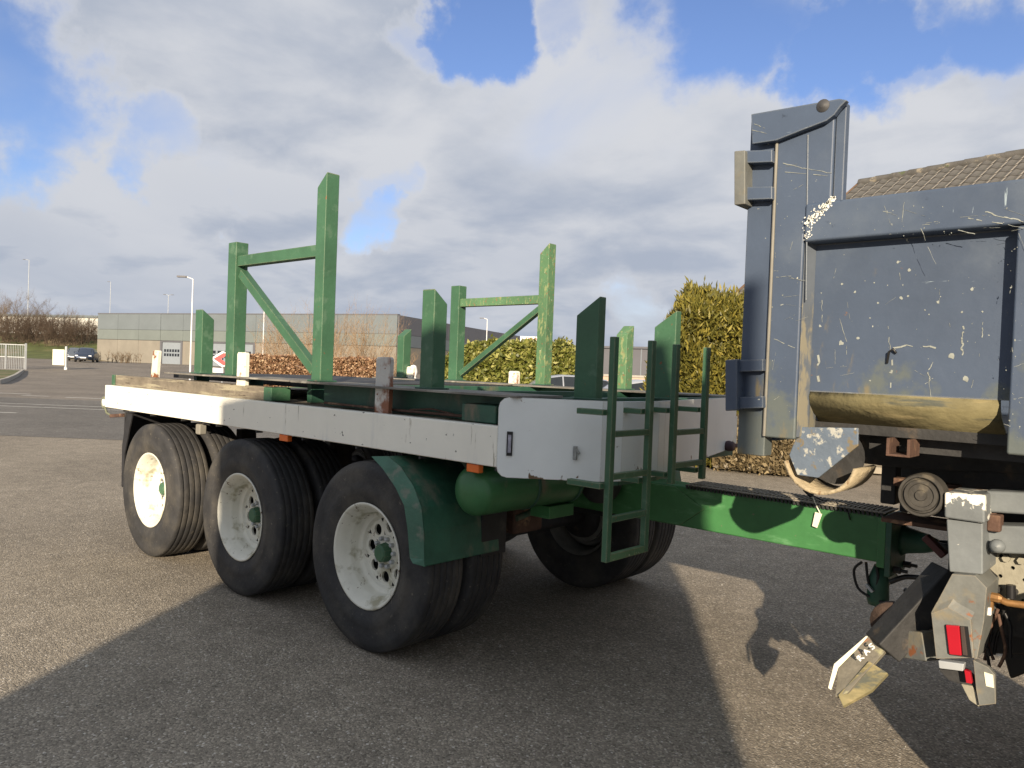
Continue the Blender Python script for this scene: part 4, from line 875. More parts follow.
panel_row(hA, hC, 3.62, 4.9, 12, clad_a, 'cladding_panel'); panel_row(hA, hC, 4.9, 6.88, 12, clad_b, 'cladding_panel')
panel_row(hA, hC, Z0 - .8, 3.60, 12, conc, 'concrete_panel', skip=(3, 5, 6))
panel_row(hC, hB, 3.62, 4.9, 14, clad_b, 'cladding_panel'); panel_row(hC, hB, 4.9, 6.88, 14, clad_c, 'cladding_panel'); panel_row(hC, hB, 0, 3.6, 14, conc, 'concrete_panel')
un = nA; nrm2 = -inn
def on_wall(t, z, o=0): return hA + (hC - hA) * t + Vector((0, 0, z)) + nrm2 * o
MB().prism([hA + nrm2 * .16 + Vector((0, 0, HT - .12)), hC + nrm2 * .16 + Vector((0, 0, HT - .12)), hC + nrm2 * .16 + Vector((0, 0, HT)), hA + nrm2 * .16 + Vector((0, 0, HT))], inn * .5).build('roof_edge', clad_c, hall)
for t0, t1 in ((3 / 12, 4 / 12), (5 / 12, 7 / 12)):
    d = MB().prism([on_wall(t0 + .006, Z0 - .5), on_wall(t1 - .006, Z0 - .5), on_wall(t1 - .006, 3.45), on_wall(t0 + .006, 3.45)], nrm2 * .03).build('roller_door', door_m, hall)
    for (a0, a1, z0, z1) in ((t0, t0 + .007, .1, 3.6), (t1 - .007, t1, .1, 3.6), (t0 + .0071, t1 - .0071, 3.46, 3.6)):
        MB().prism([on_wall(a0, z0), on_wall(a1, z0), on_wall(a1, z1), on_wall(a0, z1)], nrm2 * .16).build('door_frame', clad_c, hall)
    n = 6
    for r in range(2):
        for k in range(n):
            a0 = t0 + .012 + (t1 - t0 - .024) * (k + .14) / n; a1 = t0 + .012 + (t1 - t0 - .024) * (k + .86) / n; z0 = 1.72 + r * .52
            pn = MB().prism([on_wall(a0, z0, .032), on_wall(a1, z0, .032), on_wall(a1, z0 + .34, .032), on_wall(a0, z0 + .34, .032)], nrm2 * .01).build('pane', glass_d, hall if False else d)
# wall-mounted shop sign, white with red writing
sa = hC + (hB - hC) * .0; 
sgn = ld(lp(529, 60), 60); SG = thing('shop_sign', 'white sign board with faded red lettering standing above the laurel hedge', 'sign', (sgn.x, sgn.y, 0))
ra = ld(lp(518.5, 60), 60, 2.15 + .0); rb = ld(lp(540, 60), 60, 2.15)
zt = 1.58 + (370 - 335.5) / F * 60; zb = 1.58 + (370 - 346) / F * 60
a = Vector((ra.x, ra.y, 0)); b = Vector((rb.x, rb.y, 0))
MB().prism([a + Vector((0, 0, zb)), b + Vector((0, 0, zb)), b + Vector((0, 0, zt)), a + Vector((0, 0, zt))], FWD * .08).build('board', white_plain, SG)
for t in (.06, .94): MB().tube([a + (b - a) * t + FWD * .12, a + (b - a) * t + FWD * .12 + Vector((0, 0, zt))], .04).build('sign_post', steel_galv, SG)
def text_obj(body, loc, size, mat, parent, right, name='lettering', ext=.004):
    cu = bpy.data.curves.new(name, 'FONT'); cu.body = body; cu.size = size; cu.extrude = ext; cu.align_x = 'CENTER'
    o = bpy.data.objects.new(name, cu); col.objects.link(o); dg = bpy.context.evaluated_depsgraph_get(); dg.update()
    me = bpy.data.meshes.new_from_object(o.evaluated_get(dg)); bpy.data.objects.remove(o)
    o = bpy.data.objects.new(name, me); col.objects.link(o); me.materials.clear(); me.materials.append(mat)
    r = Vector(right).normalized(); nn = r.cross(Vector((0, 0, 1)))
    m = Matrix((r, Vector((0, 0, 1)), nn)).transposed().to_4x4(); o.matrix_world = m
    o.location = Vector(loc) - BASE[parent.name]; o.parent = parent; return o
text_obj('DANA', a + (b - a) * .66 + Vector((0, 0, (zb + zt) / 2 + .02)) - FWD * .015, .48, surf('faded_red_print', (.50, .08, .06), .6), SG, RIGHT)
text_obj('LIM', a + (b - a) * .66 + Vector((0, 0, zb + .04)) - FWD * .015, .36, MATS['faded_red_print'], SG, RIGHT)
MB().prism([a + (b - a) * .08 + Vector((0, 0, zb + .15)) - FWD * .02, a + (b - a) * .24 + Vector((0, 0, zb + .15)) - FWD * .02, a + (b - a) * .24 + Vector((0, 0, zt - .2)) - FWD * .02, a + (b - a) * .08 + Vector((0, 0, zt - .2)) - FWD * .02], FWD * .015).build('emblem', surf('grey_print', (.45, .45, .46)), SG)
# dark low hall further right
hD0 = ld(lp(556, 70), 70); hD1 = ld(lp(735, 62), 62)
dh = thing('dark_shed_hall', 'dark grey flat-roofed hall behind the laurel hedge, right of the sign', 'building', ((hD0 + hD1) / 2).to_tuple())
MB().prism([hD0, hD1, hD1 + FWD * 20, hD0 + FWD * 20], (0, 0, 3.85)).build('wall', clad_c, dh)
MB().prism([hD0 - FWD * .2 + Vector((0, 0, 3.85)), hD1 - FWD * .2 + Vector((0, 0, 3.85)), hD1 + FWD * 20 + Vector((0, 0, 3.85)), hD0 + FWD * 20 + Vector((0, 0, 3.85))], (0, 0, .18)).build('roof_edge', clad_c, dh)
for k in range(12):
    p = hD0 + (hD1 - hD0) * (k / 12); MB().bar(p - FWD * .04, p - FWD * .04 + Vector((0, 0, 3.84)), .08, .06).build('wall_rib', door_m, dh)
# white far hall on the hill
hw0 = ld(lp(-60, 175), 175); hw1 = ld(lp(100, 160), 160)
wh = thing('white_warehouse', 'long white warehouse half hidden behind bare trees at the far left', 'building', ((hw0 + hw1) / 2).to_tuple())
wwm = surf('white_cladding', (.62, .62, .58), .6, var=.06, vscale=.3)
MB().prism([hw0, hw1, hw1 + FWD * 30, hw0 + FWD * 30], (0, 0, 9.2)).build('wall', wwm, wh)
MB().prism([hw0 - FWD * .3 + Vector((0, 0, 9.2)), hw1 - FWD * .3 + Vector((0, 0, 9.2)), hw1 + FWD * 30 + Vector((0, 0, 9.2)), hw0 + FWD * 30 + Vector((0, 0, 9.2))], (0, 0, .5)).build('roof_edge', clad_b, wh)
for k in range(1, 14):
    p = hw0 + (hw1 - hw0) * (k / 14); MB().bar(p - FWD * .05, p - FWD * .05 + Vector((0, 0, 9.15)), .25, .1).build('wall_pilaster', clad_b, wh)

# --- vegetation
def leafmat(name, a, b, c):
    m = bpy.data.materials.new(name); t, bs = nodes(m); n = t.nodes.new
    g = n('ShaderNodeNewGeometry'); r = n('ShaderNodeValToRGB'); t.links.new(g.outputs['Random Per Island'], r.inputs[0])
    e = r.color_ramp.elements; e[0].color = (*a, 1); e[1].color = (*c, 1); x = e.new(.55); x.color = (*b, 1)
    t.links.new(r.outputs[0], bs.inputs['Base Color']); bs.inputs['Roughness'].default_value = .5; bs.inputs['Specular IOR Level'].default_value = .35
    return m
laurel_m = leafmat('laurel_leaves', (.05, .065, .012), (.13, .14, .025), (.30, .29, .09))
thuja_m = leafmat('conifer_sprays', (.055, .055, .012), (.13, .12, .022), (.24, .20, .04))
beech_m = leafmat('dry_beech_leaves', (.10, .05, .028), (.25, .145, .08), (.44, .31, .19))
twig_m = surf('bare_twigs', (.17, .125, .08), .9, var=.3); twig_tan = surf('tan_twigs', (.36, .25, .15), .9, var=.25); bark_m = surf('grey_bark', (.15, .13, .105), .9, var=.3, bump=.5)
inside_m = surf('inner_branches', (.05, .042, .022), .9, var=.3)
def leaf_cloud(n, sampler, size, aspect, outward=None, seed=1):
    r = np.random.default_rng(seed); P0, Nn = sampler(n, r)
    a = r.normal(size=(n, 3)); 
    if outward is not None: a = Nn * outward[0] + np.array([0, 0, outward[1]]) + a * outward[2]
    a /= np.linalg.norm(a, axis=1)[:, None]
    b = np.cross(a, r.normal(size=(n, 3))); b /= np.linalg.norm(b, axis=1)[:, None] + 1e-9
    s = size * r.uniform(.6, 1.4, n)[:, None]
    tip = P0 + a * s * aspect; l = P0 + a * s * aspect * .45 + b * s * .5; rr = P0 + a * s * aspect * .45 - b * s * .5
    v = np.stack([P0, rr, tip, l], 1).reshape(-1, 3); f = np.arange(4 * n).reshape(-1, 4)
    return v, f
def mesh_np(name, v, f, mat, parent=None, loc=(0, 0, 0)):
    me = bpy.data.meshes.new(name); o = BASE[parent.name] if parent is not None else Vector(loc)
    v = v - np.array(o); me.vertices.add(len(v)); me.vertices.foreach_set('co', v.ravel()); me.loops.add(f.size); me.loops.foreach_set('vertex_index', f.ravel().astype(np.int32))
    me.polygons.add(len(f)); me.polygons.foreach_set('loop_start', np.arange(0, f.size, f.shape[1], dtype=np.int32)); me.polygons.foreach_set('loop_total', np.full(len(f), f.shape[1], dtype=np.int32))
    me.update(calc_edges=True); me.materials.append(mat); ob = bpy.data.objects.new(name, me); col.objects.link(ob)
    if parent is not None: ob.parent = parent
    else: ob.location = o
    return ob
def hedge(name, label, cat, px0, px1, dep, z1, thick, mat, n, size, aspect, outward=None, seed=3, wob=.15, z0=0.0, dep1=None, group=None, endround=0.0, leafname='leaves'):
    dep1 = dep1 or dep
    A = ld(lp(px0, dep), dep); B = ld(lp(px1, dep1), dep1); mid = (A + B) / 2
    th = thing(name, label, cat, (mid.x, mid.y, 0), group)
    u = (B - A); Ln = u.length; un_ = u.normalized(); nn = Vector((-un_.y, un_.x, 0)); nn = nn if nn.dot(FWD) > 0 else -nn
    def topz(s):
        e = 1.0
        if endround: e = min(1, max(.05, (min(s, Ln - s) / endround))) ** .4
        return (z0 + (z1 - z0) * e) + wob * noise.noise(Vector((s * .9, seed, 0))) + wob * .5 * noise.noise(Vector((s * 3.1, seed, 4)))
    def sampler(n, r):
        ss = r.uniform(0, Ln, n); tz = np.array([topz(s) for s in ss]); face = r.random(n)
        H_ = z1 - z0; pf = H_ / (H_ + thick * .8)
        zz_ = np.where(face < pf, z0 + (tz - z0) * r.random(n) ** .9, tz); off = np.where(face < pf, -thick / 2, r.uniform(-thick / 2, thick / 2, n))
        jit = r.normal(0, .06 * wob / .15, n) - .5 * abs(r.normal(0, .10, n)) * 0
        lump = np.array([noise.noise(Vector((s * 1.6, z_ * 1.6, seed))) for s, z_ in zip(ss, zz_)]) * wob
        off = off + np.where(face < pf, lump + jit + abs(r.normal(0, .09, n)), 0); zz_ = zz_ + np.where(face < pf, 0, jit)
        edge = np.clip((zz_ - (tz - .25)) / .25, 0, 1); off = off + np.where(face < pf, edge * thick * .18, 0)
        p = np.array(A)[None] + np.array(un_)[None] * ss[:, None] + np.array(nn)[None] * off[:, None]; p[:, 2] = np.maximum(zz_, z0 + .02)
        Nn = np.where((face < pf)[:, None], -np.array(nn)[None], np.array([0, 0, 1.0])[None]); return p, Nn
    v, f = leaf_cloud(n, sampler, size, aspect, outward, seed)
    mesh_np(leafname, v, f, mat, th)['kind'] = 'stuff'
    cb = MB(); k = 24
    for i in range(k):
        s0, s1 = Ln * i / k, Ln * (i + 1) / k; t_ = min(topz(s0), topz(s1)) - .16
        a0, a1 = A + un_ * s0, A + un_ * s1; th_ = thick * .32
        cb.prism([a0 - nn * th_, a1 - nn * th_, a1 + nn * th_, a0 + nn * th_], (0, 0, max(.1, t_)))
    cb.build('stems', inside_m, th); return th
hedge('laurel_hedge', 'dense green-yellow evergreen laurel hedge behind the parked silver cars', 'hedge', 436, 606, 30, 2.42, 2.4, laurel_m, 46000, .10, 1.7, None, 3, .22, endround=1.6, dep1=28.5)
hedge('beech_hedge', 'clipped beech hedge with dry orange-brown leaves in front of the hall', 'hedge', 246, 388, 38, 1.75, 1.0, beech_m, 26000, .095, 1.4, None, 4, .10, dep1=36)
hedge('conifer_hedge', 'tall olive conifer bush beside the lorry, left of the tiled house', 'bush', 648, 800, 15, 2.84, 1.8, thuja_m, 150000, .032, 4.2, (.55, .8, .65), 5, .30, dep1=14.2, endround=.75)
dry_m = leafmat('dry_tan_leaves', (.07, .055, .03), (.17, .13, .07), (.30, .24, .14))
hedge('low_hedge', 'low dry brown hedge at the kerb under the lorry hinge', 'hedge', 722, 800, 13.6, .80, .6, dry_m, 9000, .05, 2.4, (.5, .9, .75), 6, .10, dep1=13.0, leafname='leaves')
# bare bush in front of the hall
def twig_set(rng, base, n, h, spread, r, depth=2, lean=.5):
    mb_v, mb_f = [], []
    def seg(a, b, ra, rb):
        d = (b - a); d.normalize(); p = d.orthogonal().normalized(); q = d.cross(p); o = len(mb_v)
        for c, rr in ((a, ra), (b, rb)):
            for t in (0, 2.094, 4.189): mb_v.append(tuple(c + (p * math.cos(t) + q * math.sin(t)) * rr))
        for k in range(3): mb_f.append((o + k, o + (k + 1) % 3, o + 3 + (k + 1) % 3, o + 3 + k))
    def grow(a, d, ln, r, lev):
        k = 3; p = a
        for i in range(k):
            d = (d + Vector((rng.gauss(0, .13), rng.gauss(0, .13), rng.gauss(.04, .08)))).normalized(); q = p + d * ln / k
            seg(p, q, r * (1 - .25 * i), r * (1 - .25 * (i + 1))); p = q
            if lev > 0:
                for j in range(2 if lev > 1 else 3):
                    dd = (d + Vector((rng.gauss(0, lean), rng.gauss(0, lean), rng.gauss(.15, .25)))).normalized(); grow(p, dd, ln * rng.uniform(.35, .6), r * .5, lev - 1)
    for i in range(n):
        a = base + Vector((rng.gauss(0, spread), rng.gauss(0, spread), 0)); grow(a, Vector((rng.gauss(0, .22), rng.gauss(0, .22), 1)).normalized(), h * rng.uniform(.7, 1.05), r, depth)
    return np.array(mb_v), np.array(mb_f)
rg = random.Random(11)
for k, (px, dep, h, lab) in enumerate(((283, 46, 3.9, 'bare tan shrub in front of the hall, seen under the left diagonal brace'), (322, 45, 4.3, 'bare tan shrub in front of the hall, behind the tall green post'), (362, 44, 4.1, 'bare tan shrub in front of the hall corner, right of the tall green post'), (392, 44, 2.3, 'small bare shrub below the corner of the hall'))):
    p = ld(lp(px, dep), dep, .1); th = thing('bare_shrub', lab, 'shrub', p.to_tuple(), 'bare shrubs in front of the hall')
    v, f = twig_set(rg, Vector((0, 0, 0)) + p, 30, h * .72, .62, .017, 2, .35); mesh_np('twigs', v, f, twig_tan, th)['kind'] = 'stuff'
# bare trees on the embankment
tv, tf = twig_set(random.Random(4), Vector((0, 0, 0)), 5, 5.0, .35, .05, 3, .6)
tv2, tf2 = twig_set(random.Random(9), Vector((0, 0, 0)), 6, 4.5, .4, .045, 3, .55)
sv, sf = twig_set(random.Random(6), Vector((0, 0, 0)), 30, 1.9, .9, .022, 2, .5)
def trunk_mesh():
    return MB().tube([(0, 0, -.3), (.02, .01, 1.0), (-.03, .02, 2.2), (.04, -.02, 3.4)], .09, 8, True, .05)
protos = []
for v, f in ((tv, tf), (tv2, tf2)):
    th = thing('bare_tree', 'bare tree', 'tree', (0, 0, 0), 'bare trees on the embankment')
    trunk_mesh().build('trunk', bark_m, th, origin=(0, 0, 0)); o = mesh_np('crown', v, f, twig_m, th); protos.append(th)
words = ['leftmost bare tree on the embankment at the photo\'s edge', 'second bare tree from the left on the embankment', 'third bare tree from the left on the embankment', 'bare tree on the embankment above the mesh gate post', 'fifth bare tree from the left on the embankment', 'bare tree on the embankment above the white sign board', 'bare tree on the embankment left of the parked cars', 'bare tree on the embankment above the parked cars', 'low bare tree on the embankment next to the hall', 'last bare tree before the left end of the hall']
for i, (px, dep, s) in enumerate([(-4, 128, 1.15), (6, 124, 1.05), (16, 130, 1.15), (25, 126, 1.0), (35, 130, 1.0), (45, 127, .9), (54, 132, .85), (66, 128, .75), (78, 133, .75), (90, 130, .7)]):
    o = protos[i % 2] if i < 2 else copy_tree(protos[i % 2]); lat = lp(px, dep); o.location = ld(lat, dep, bh(dep, lat) - .2); s *= .84; o.scale = (s, s, s * (.85 + .15 * ((i * 5) % 3))); o.rotation_euler = (0, 0, i * 1.7); o['label'] = words[i]
sh0 = thing('bare_bush', 'bush', 'bush', (0, 0, 0), 'leafless bushes on the embankment'); mesh_np('twigs', sv, sf, surf('dark_twigs', (.085, .06, .042), .9, var=.3), sh0)
BW = ['leafless bush on the embankment at the left edge of the photo', 'leafless bush on the embankment above the gate hinge side', 'leafless bush on the embankment above the middle of the gate', 'leafless bush on the embankment above the gate post', 'leafless bush on the embankment just right of the gate', 'leafless bush on the embankment between gate and notice sign', 'leafless bush on the embankment left of the notice sign', 'leafless bush on the embankment above the notice board', 'leafless bush on the embankment above the notice sign post', 'leafless bush on the embankment above the grey car', 'leafless bush on the embankment above the dark blue car', 'leafless bush on the embankment right of the dark blue car', 'last leafless bush on the embankment before the hall']
for i in range(13):
    px = -2 + 7.6 * i; dep = 112 + (i * 7) % 9; lat = lp(px, dep); o = sh0 if i == 0 else copy_tree(sh0)
    o.location = ld(lat, dep, bh(dep, lat) - .1); s = 1.15 + .25 * ((i * 3) % 4) / 3; o.scale = (s * 1.3, s * 1.3, s); o.rotation_euler = (0, 0, i * 2.1)
    o['label'] = BW[i]

# --- street lamps
def street_lamp(px, dep, top_y, label, arm=1.0, r=.07, zb=0.0, gcol=steel_galv, twin=False):
    hor = 369 + (px - 512) * .038; h = EYE + (hor - top_y) / F * dep; lat = lp(px, dep); p = ld(lat, dep, zb)
    th = thing('street_lamp', label, 'street lamp', p.to_tuple(), 'street lamps')
    MB().tube([p, p + Vector((0, 0, h * .5)), p + Vector((0, 0, h))], r, 8, True, r * .6).build('pole', gcol, th)
    for sgn_ in ((-1, 1) if twin else (-1,)):
        q = p + Vector((0, 0, h)) ; e = q + RIGHT * arm * sgn_ + Vector((0, 0, .12))
        MB().tube([q, e], r * .5, 6).build('arm', gcol, th)
        MB().bar(e - RIGHT * .35 * -sgn_ * -1 * .0, e + RIGHT * sgn_ * .5, .22, .09).build('lamp_head', surf('lamp_head_grey', (.10, .10, .11), .5), th)
wpole = surf('white_lamp_pole', (.66, .66, .66), .5, var=.05)
street_lamp(190, 42, 278, 'white street lamp pole left of the rearmost green stanchion', .35, .06, gcol=wpole)
street_lamp(262, 72, 296, 'street lamp pole seen through the left H frame', .5, .07, gcol=wpole)
street_lamp(485, 90, 318, 'street lamp pole seen through the right H frame', .4, .08, gcol=wpole)
street_lamp(26, 150, 259, 'distant street lamp rising above the bare trees at the far left', .7, .09)
street_lamp(108, 170, 281, 'thin distant mast above the left end of the hall roof', .2, .08)
street_lamp(166, 150, 294, 'distant twin-headed street lamp behind the hall roof', .5, .08, twin=True)
# --- gate of upright bars
gp = ld(lp(25, 60), 60); G = thing('mesh_gate', 'grey steel bar gate at the left edge beside the grass', 'gate', (gp.x, gp.y, 0))
gl = ld(lp(-22, 60), 60)
for z in (.18, 1.15, 2.12): MB().bar(gl + Vector((0, 0, z)), gp + Vector((0, 0, z)), .05, .06).build('rail', steel_galv, G)
for k in range(27):
    p = gl + (gp - gl) * (k / 27.0); MB().bar(p + Vector((0, 0, .2)), p + Vector((0, 0, 2.1)), .03, .03).build('bar', steel_galv, G)
MB().bar(gp + Vector((0, 0, -.1)), gp + Vector((0, 0, 2.25)), .12, .12).build('gate_post', steel_galv, G)
MB().bar(ld(lp(6, 60), 59.9, 0), ld(lp(6, 60), 59.9, 2.1), .09, .09).build('gate_post', steel_galv, G)
# --- notice board
np_ = ld(lp(65.5, 62), 62); NB = thing('notice_sign', 'white notice board on a steel post beside the yard entrance', 'sign', (np_.x, np_.y, 0))
MB().tube([np_, np_ + Vector((0, 0, 2.15))], .10, 10).build('post', steel_galv, NB)
MB().tube([np_ + Vector((0, 0, .0)), np_ + Vector((0, 0, .45))], .12, 10).build('post_sleeve', white_plain, NB)
a = np_ - RIGHT * 1.02 - FWD * .12; b = np_ - RIGHT * .08 - FWD * .12
MB().prism([a + Vector((0, 0, .63)), b + Vector((0, 0, .63)), b + Vector((0, 0, 1.88)), a + Vector((0, 0, 1.88))], FWD * .03).build('board', cream, NB)
for k, (z, w0, w1) in enumerate(((1.62, .25, .85), (1.50, .3, .8), (1.30, .2, .88), (1.21, .2, .8), (.85, .1, .3))):
    MB().prism([a + (b - a) * w0 + Vector((0, 0, z)) - FWD * .01, a + (b - a) * w1 + Vector((0, 0, z)) - FWD * .01, a + (b - a) * w1 + Vector((0, 0, z + .03)) - FWD * .01, a + (b - a) * w0 + Vector((0, 0, z + .03)) - FWD * .01], FWD * .008).build('print_line', surf('grey_print', (.45, .45, .46)), NB)
# --- chevron sign behind the stanchion
cpx = ld(lp(216, 40), 40); CH = thing('chevron_sign', 'red and white chevron arrow sign pointing left, behind the rear stanchions', 'sign', (cpx.x, cpx.y, 0))
hz = lambda px, py, dep: EYE + ((369 + (px - 512) * .038) - py) / F * dep
redp = surf('red_sign_film', (.55, .06, .06), .4, var=.1)
def sgpt(px, py, o=0): p = ld(lp(px, 40), 40 - o); return Vector((p.x, p.y, hz(px, py, 40)))
MB().prism([sgpt(210, 357), sgpt(221, 350), sgpt(226, 351), sgpt(217, 357.5), sgpt(226, 364), sgpt(222, 366)], FWD * .03).build('white_chevron', white_plain, CH)
MB().prism([sgpt(213, 357.3, .03), sgpt(223, 351.5, .03), sgpt(228, 353, .03), sgpt(220, 357.5, .03), sgpt(228, 363, .03), sgpt(223, 364, .03)], FWD * .02).build('red_chevron', redp, CH)
MB().box(*(lambda p: (p.x - .03, p.x + .03, p.y - .03, p.y + .03, 0, 1.9))(ld(lp(222, 40.2), 40.2))).build('post', steel_galv, CH)
MB().prism([sgpt(211, 366), sgpt(223, 367), sgpt(223, 372), sgpt(211, 371)], FWD * .03).build('sub_plate', steel_galv, CH)
# white post / stone by the hedge gap, dried leaves around
wp_ = ld(lp(413, 34), 34); WP = thing('white_marker_stone', 'small white painted marker stone with a rusty stake at the hedge gap', 'marker', (wp_.x, wp_.y, 0))
MB().lathe([(.0, 0), (.30, 0), (.34, .5), (.22, .95), (.12, 1.15), (.20, 1.35), (.12, 1.62), (0, 1.66)], 10, 'z', (wp_.x, wp_.y, 0)).build('stone', white_plain, WP)
MB().tube([wp_ - RIGHT * .35, wp_ - RIGHT * .3 + Vector((0, 0, 1.6))], .07).build('stake', rust_metal, WP)
# --- parked cars
def make_car(label, pos, yaw, paint, scale=1.0, name='parked_car', group=None):
    th = thing(name, label, 'car', (0, 0, 0), group)
    # stations: (x, half width low, half width roof, belt z, roof z, bottom z)
    st = [(-2.15, .70, .55, .62, .66, .38), (-2.05, .84, .66, .86, .88, .24), (-1.75, .88, .64, .95, 1.04, .20), (-1.25, .90, .60, .97, 1.38, .20), (-.7, .91, .60, .97, 1.47, .20), (.1, .91, .60, .96, 1.48, .20), (.6, .91, .60, .95, 1.40, .20), (1.15, .90, .66, .94, 1.02, .20), (1.75, .87, .64, .82, .86, .20), (2.05, .80, .60, .66, .70, .26), (2.15, .62, .50, .52, .56, .36)]
    vs = []; 
    for (x, w_, wr, zb_, zr, z0_) in st:
        ring = [(-w_ * .92, z0_), (-w_, z0_ + .12), (-w_, zb_ * .75), (-w_ * .97, zb_), (-wr, zr - .03), (-wr * .7, zr), (0, zr + .015), (wr * .7, zr), (wr, zr - .03), (w_ * .97, zb_), (w_, zb_ * .75), (w_, z0_ + .12), (w_ * .92, z0_)]
        vs += [(x, a_, b_) for a_, b_ in ring]
    m = 13; fs = []
    for i in range(len(st) - 1):
        for k in range(m): fs.append((i * m + k, i * m + (k + 1) % m, (i + 1) * m + (k + 1) % m, (i + 1) * m + k))
    fs += [tuple(range(m)), tuple(range((len(st) - 1) * m, len(st) * m))]
    body = MB().add(vs, fs, True).build('body', paint, th, origin=(0, 0, 0))
    def quad(i, j, k0, k1, nm, inset=.06, mat=glass_d, lift=.008):
        a0, a1, b0, b1 = [Vector(vs[q]) for q in (i * m + k0, i * m + k1, j * m + k0, j * m + k1)]
        c_ = (a0 + a1 + b0 + b1) / 4; n_ = (b0 - a0).cross(a1 - a0).normalized(); n_ = n_ if n_.dot(c_ - Vector((0, 0, .7))) > 0 else -n_
        q = [p + (c_ - p) * inset for p in (a0, a1, b1, b0)]
        MB().prism([p + n_ * lift for p in q], -n_ * .02 if False else n_ * .004).build(nm, mat, th, origin=(0, 0, 0))
    for i in (3, 4, 5):
        quad(i, i + 1, 3, 4, 'side_window'); quad(i, i + 1, 8, 9, 'side_window')
    quad(6, 7, 4, 8, 'windscreen', .05); quad(2, 3, 4, 8, 'rear_window', .05)
    for x in (-1.35, 1.35):
        for s in (-1, 1):
            we = sub_empty('wheel', th, (x, s * .80, .32)); we.location = (x, s * .80, .32)
            MB().lathe([(.20, -.1), (.31, -.09), (.33, -.05), (.33, .05), (.31, .09), (.20, .1)], 24).build('tyre', rubber, we, origin=(0, 0, 0))
            MB().lathe([(0, s * .09), (.19, s * .095), (.21, s * .075)], 20).build('rim', steel_galv, we, origin=(0, 0, 0))
    for s in (-1, 1):
        MB().box(2.00, 2.09, s * .60 - .14, s * .60 + .14, .56, .70).build('headlight', surf('headlight_glass', (.75, .76, .78), .1), th, .02, origin=(0, 0, 0))
        MB().box(-2.12, -2.03, s * .66 - .12, s * .66 + .12, .66, .84).build('tail_light', red_lens, th, .02, origin=(0, 0, 0))
        MB().box(.72, .86, s * .98 - .08, s * .98 + .08, .93, 1.05).build('door_mirror', paint, th, .02, origin=(0, 0, 0))
    MB().box(2.14, 2.17, -.26, .26, .40, .51).build('number_plate', white_plain, th, origin=(0, 0, 0))
    MB().box(2.10, 2.155, -.45, .45, .26, .38).build('grille', black_plain, th, origin=(0, 0, 0))
    th.location = pos; th.rotation_euler = (0, 0, yaw); th.scale = (scale,) * 3
    return th
cpaint = lambda n, c: surf(n, c, .22, metal=.5, var=.03)
silver = cpaint('silver_car_paint', (.50, .52, .55)); navy = cpaint('dark_blue_car_paint', (.05, .065, .10)); gry = cpaint('grey_car_paint', (.16, .18, .20))
Fy = math.atan2(-FWD.y, -FWD.x)       # a car with this yaw faces the camera
def gpos(px, dep): lat = lp(px, dep); p = ld(lat, dep); p.z = gh(dep) + .004; return p
make_car('dark blue car facing the road on the yard left of the hall', gpos(86, 80), Fy + .36, navy, 1.0)
make_car('grey car half hidden behind the dark blue car in the yard', gpos(75, 88), Fy + .40, gry, 1.0)
Ry = math.atan2(RIGHT.y, RIGHT.x)
make_car('silver car with blue-tinted side glass parked under the laurel hedge, behind the right H frame', gpos(562, 23.5), Ry + math.pi + .12, silver, 1.03)
make_car('white car behind the ladder, right of the silver car', gpos(640, 20.5), Ry + math.pi + .3, cpaint('white_car_paint', (.62, .63, .63)), 1.0)
# loose rubbish container by the hall
rb_ = ld(lp(118, 84), 84); RC = thing('brush_pile', 'low pile of dry brush on the yard at the hall wall', 'brush pile', (rb_.x, rb_.y, .8))
v, f = twig_set(random.Random(2), Vector((rb_.x, rb_.y, .78)), 40, 1.0, .9, .03, 1, .9); mesh_np('twigs', v, f, twig_m, RC)['kind'] = 'stuff'
# pale garden wall behind the cars on the right
gw0 = ld(lp(600, 27.5), 26.6); gw1 = ld(lp(700, 25), 25)
GW = thing('garden_wall', 'pale rendered garden wall behind the white car', 'wall', ((gw0 + gw1) / 2).to_tuple())
MB().prism([gw0, gw1, gw1 + FWD * .2, gw0 + FWD * .2], (0, 0, 1.5)).build('wall', surf('salmon_render', (.50, .36, .27), .9, var=.12), GW)
MB().prism([gw0 - FWD * .04 + Vector((0, 0, 1.502)), gw1 - FWD * .04 + Vector((0, 0, 1.502)), gw1 + FWD * .24 + Vector((0, 0, 1.502)), gw0 + FWD * .24 + Vector((0, 0, 1.502))], (0, 0, .07)).build('coping', kerb_mat, GW)
# --- tiled house behind the lorry
S = 1.35
rA = ld(6.55 * S, 14.9 * S, 1.58 + 3.84 * S); rB = ld(8.3 * S, 12.5 * S, 1.58 + 3.84 * S); ridge = (rB - rA).normalized()
Ev = ld(3.44 * S, 12.6 * S, 1.58 + 1.18 * S)
down = (Ev - rA); down = down - ridge * down.dot(ridge); Ldn = down.length; dnu = down.normalized(); rn = ridge.cross(dnu).normalized(); rn = rn if rn.z > 0 else -rn
HO = thing('tiled_house', 'brick house with weathered grey pantile roof behind the lorry body', 'house', (rA.x, rA.y, 0))
LR = 13.0
brick_m = surf('yellow_brick', (.32, .22, .13), .9, var=.2, vscale=8, bump=.3)
hor_dn = Vector((dnu.x, dnu.y, 0)); run = hor_dn.length * Ldn; hdn = hor_dn.normalized()
def hp(s, t, z): p = rA + ridge * s + hdn * t; return Vector((p.x, p.y, z))
ez = rA.z + dnu.z * Ldn
wl = MB(); wl.prism([hp(.3, run - .4, 0), hp(.3, run - .4, ez), hp(.3, 0, rA.z - .15), hp(.3, -run + .4, ez), hp(.3, -run + .4, 0)], ridge * (LR - .6)); wl.build('wall', brick_m, HO)
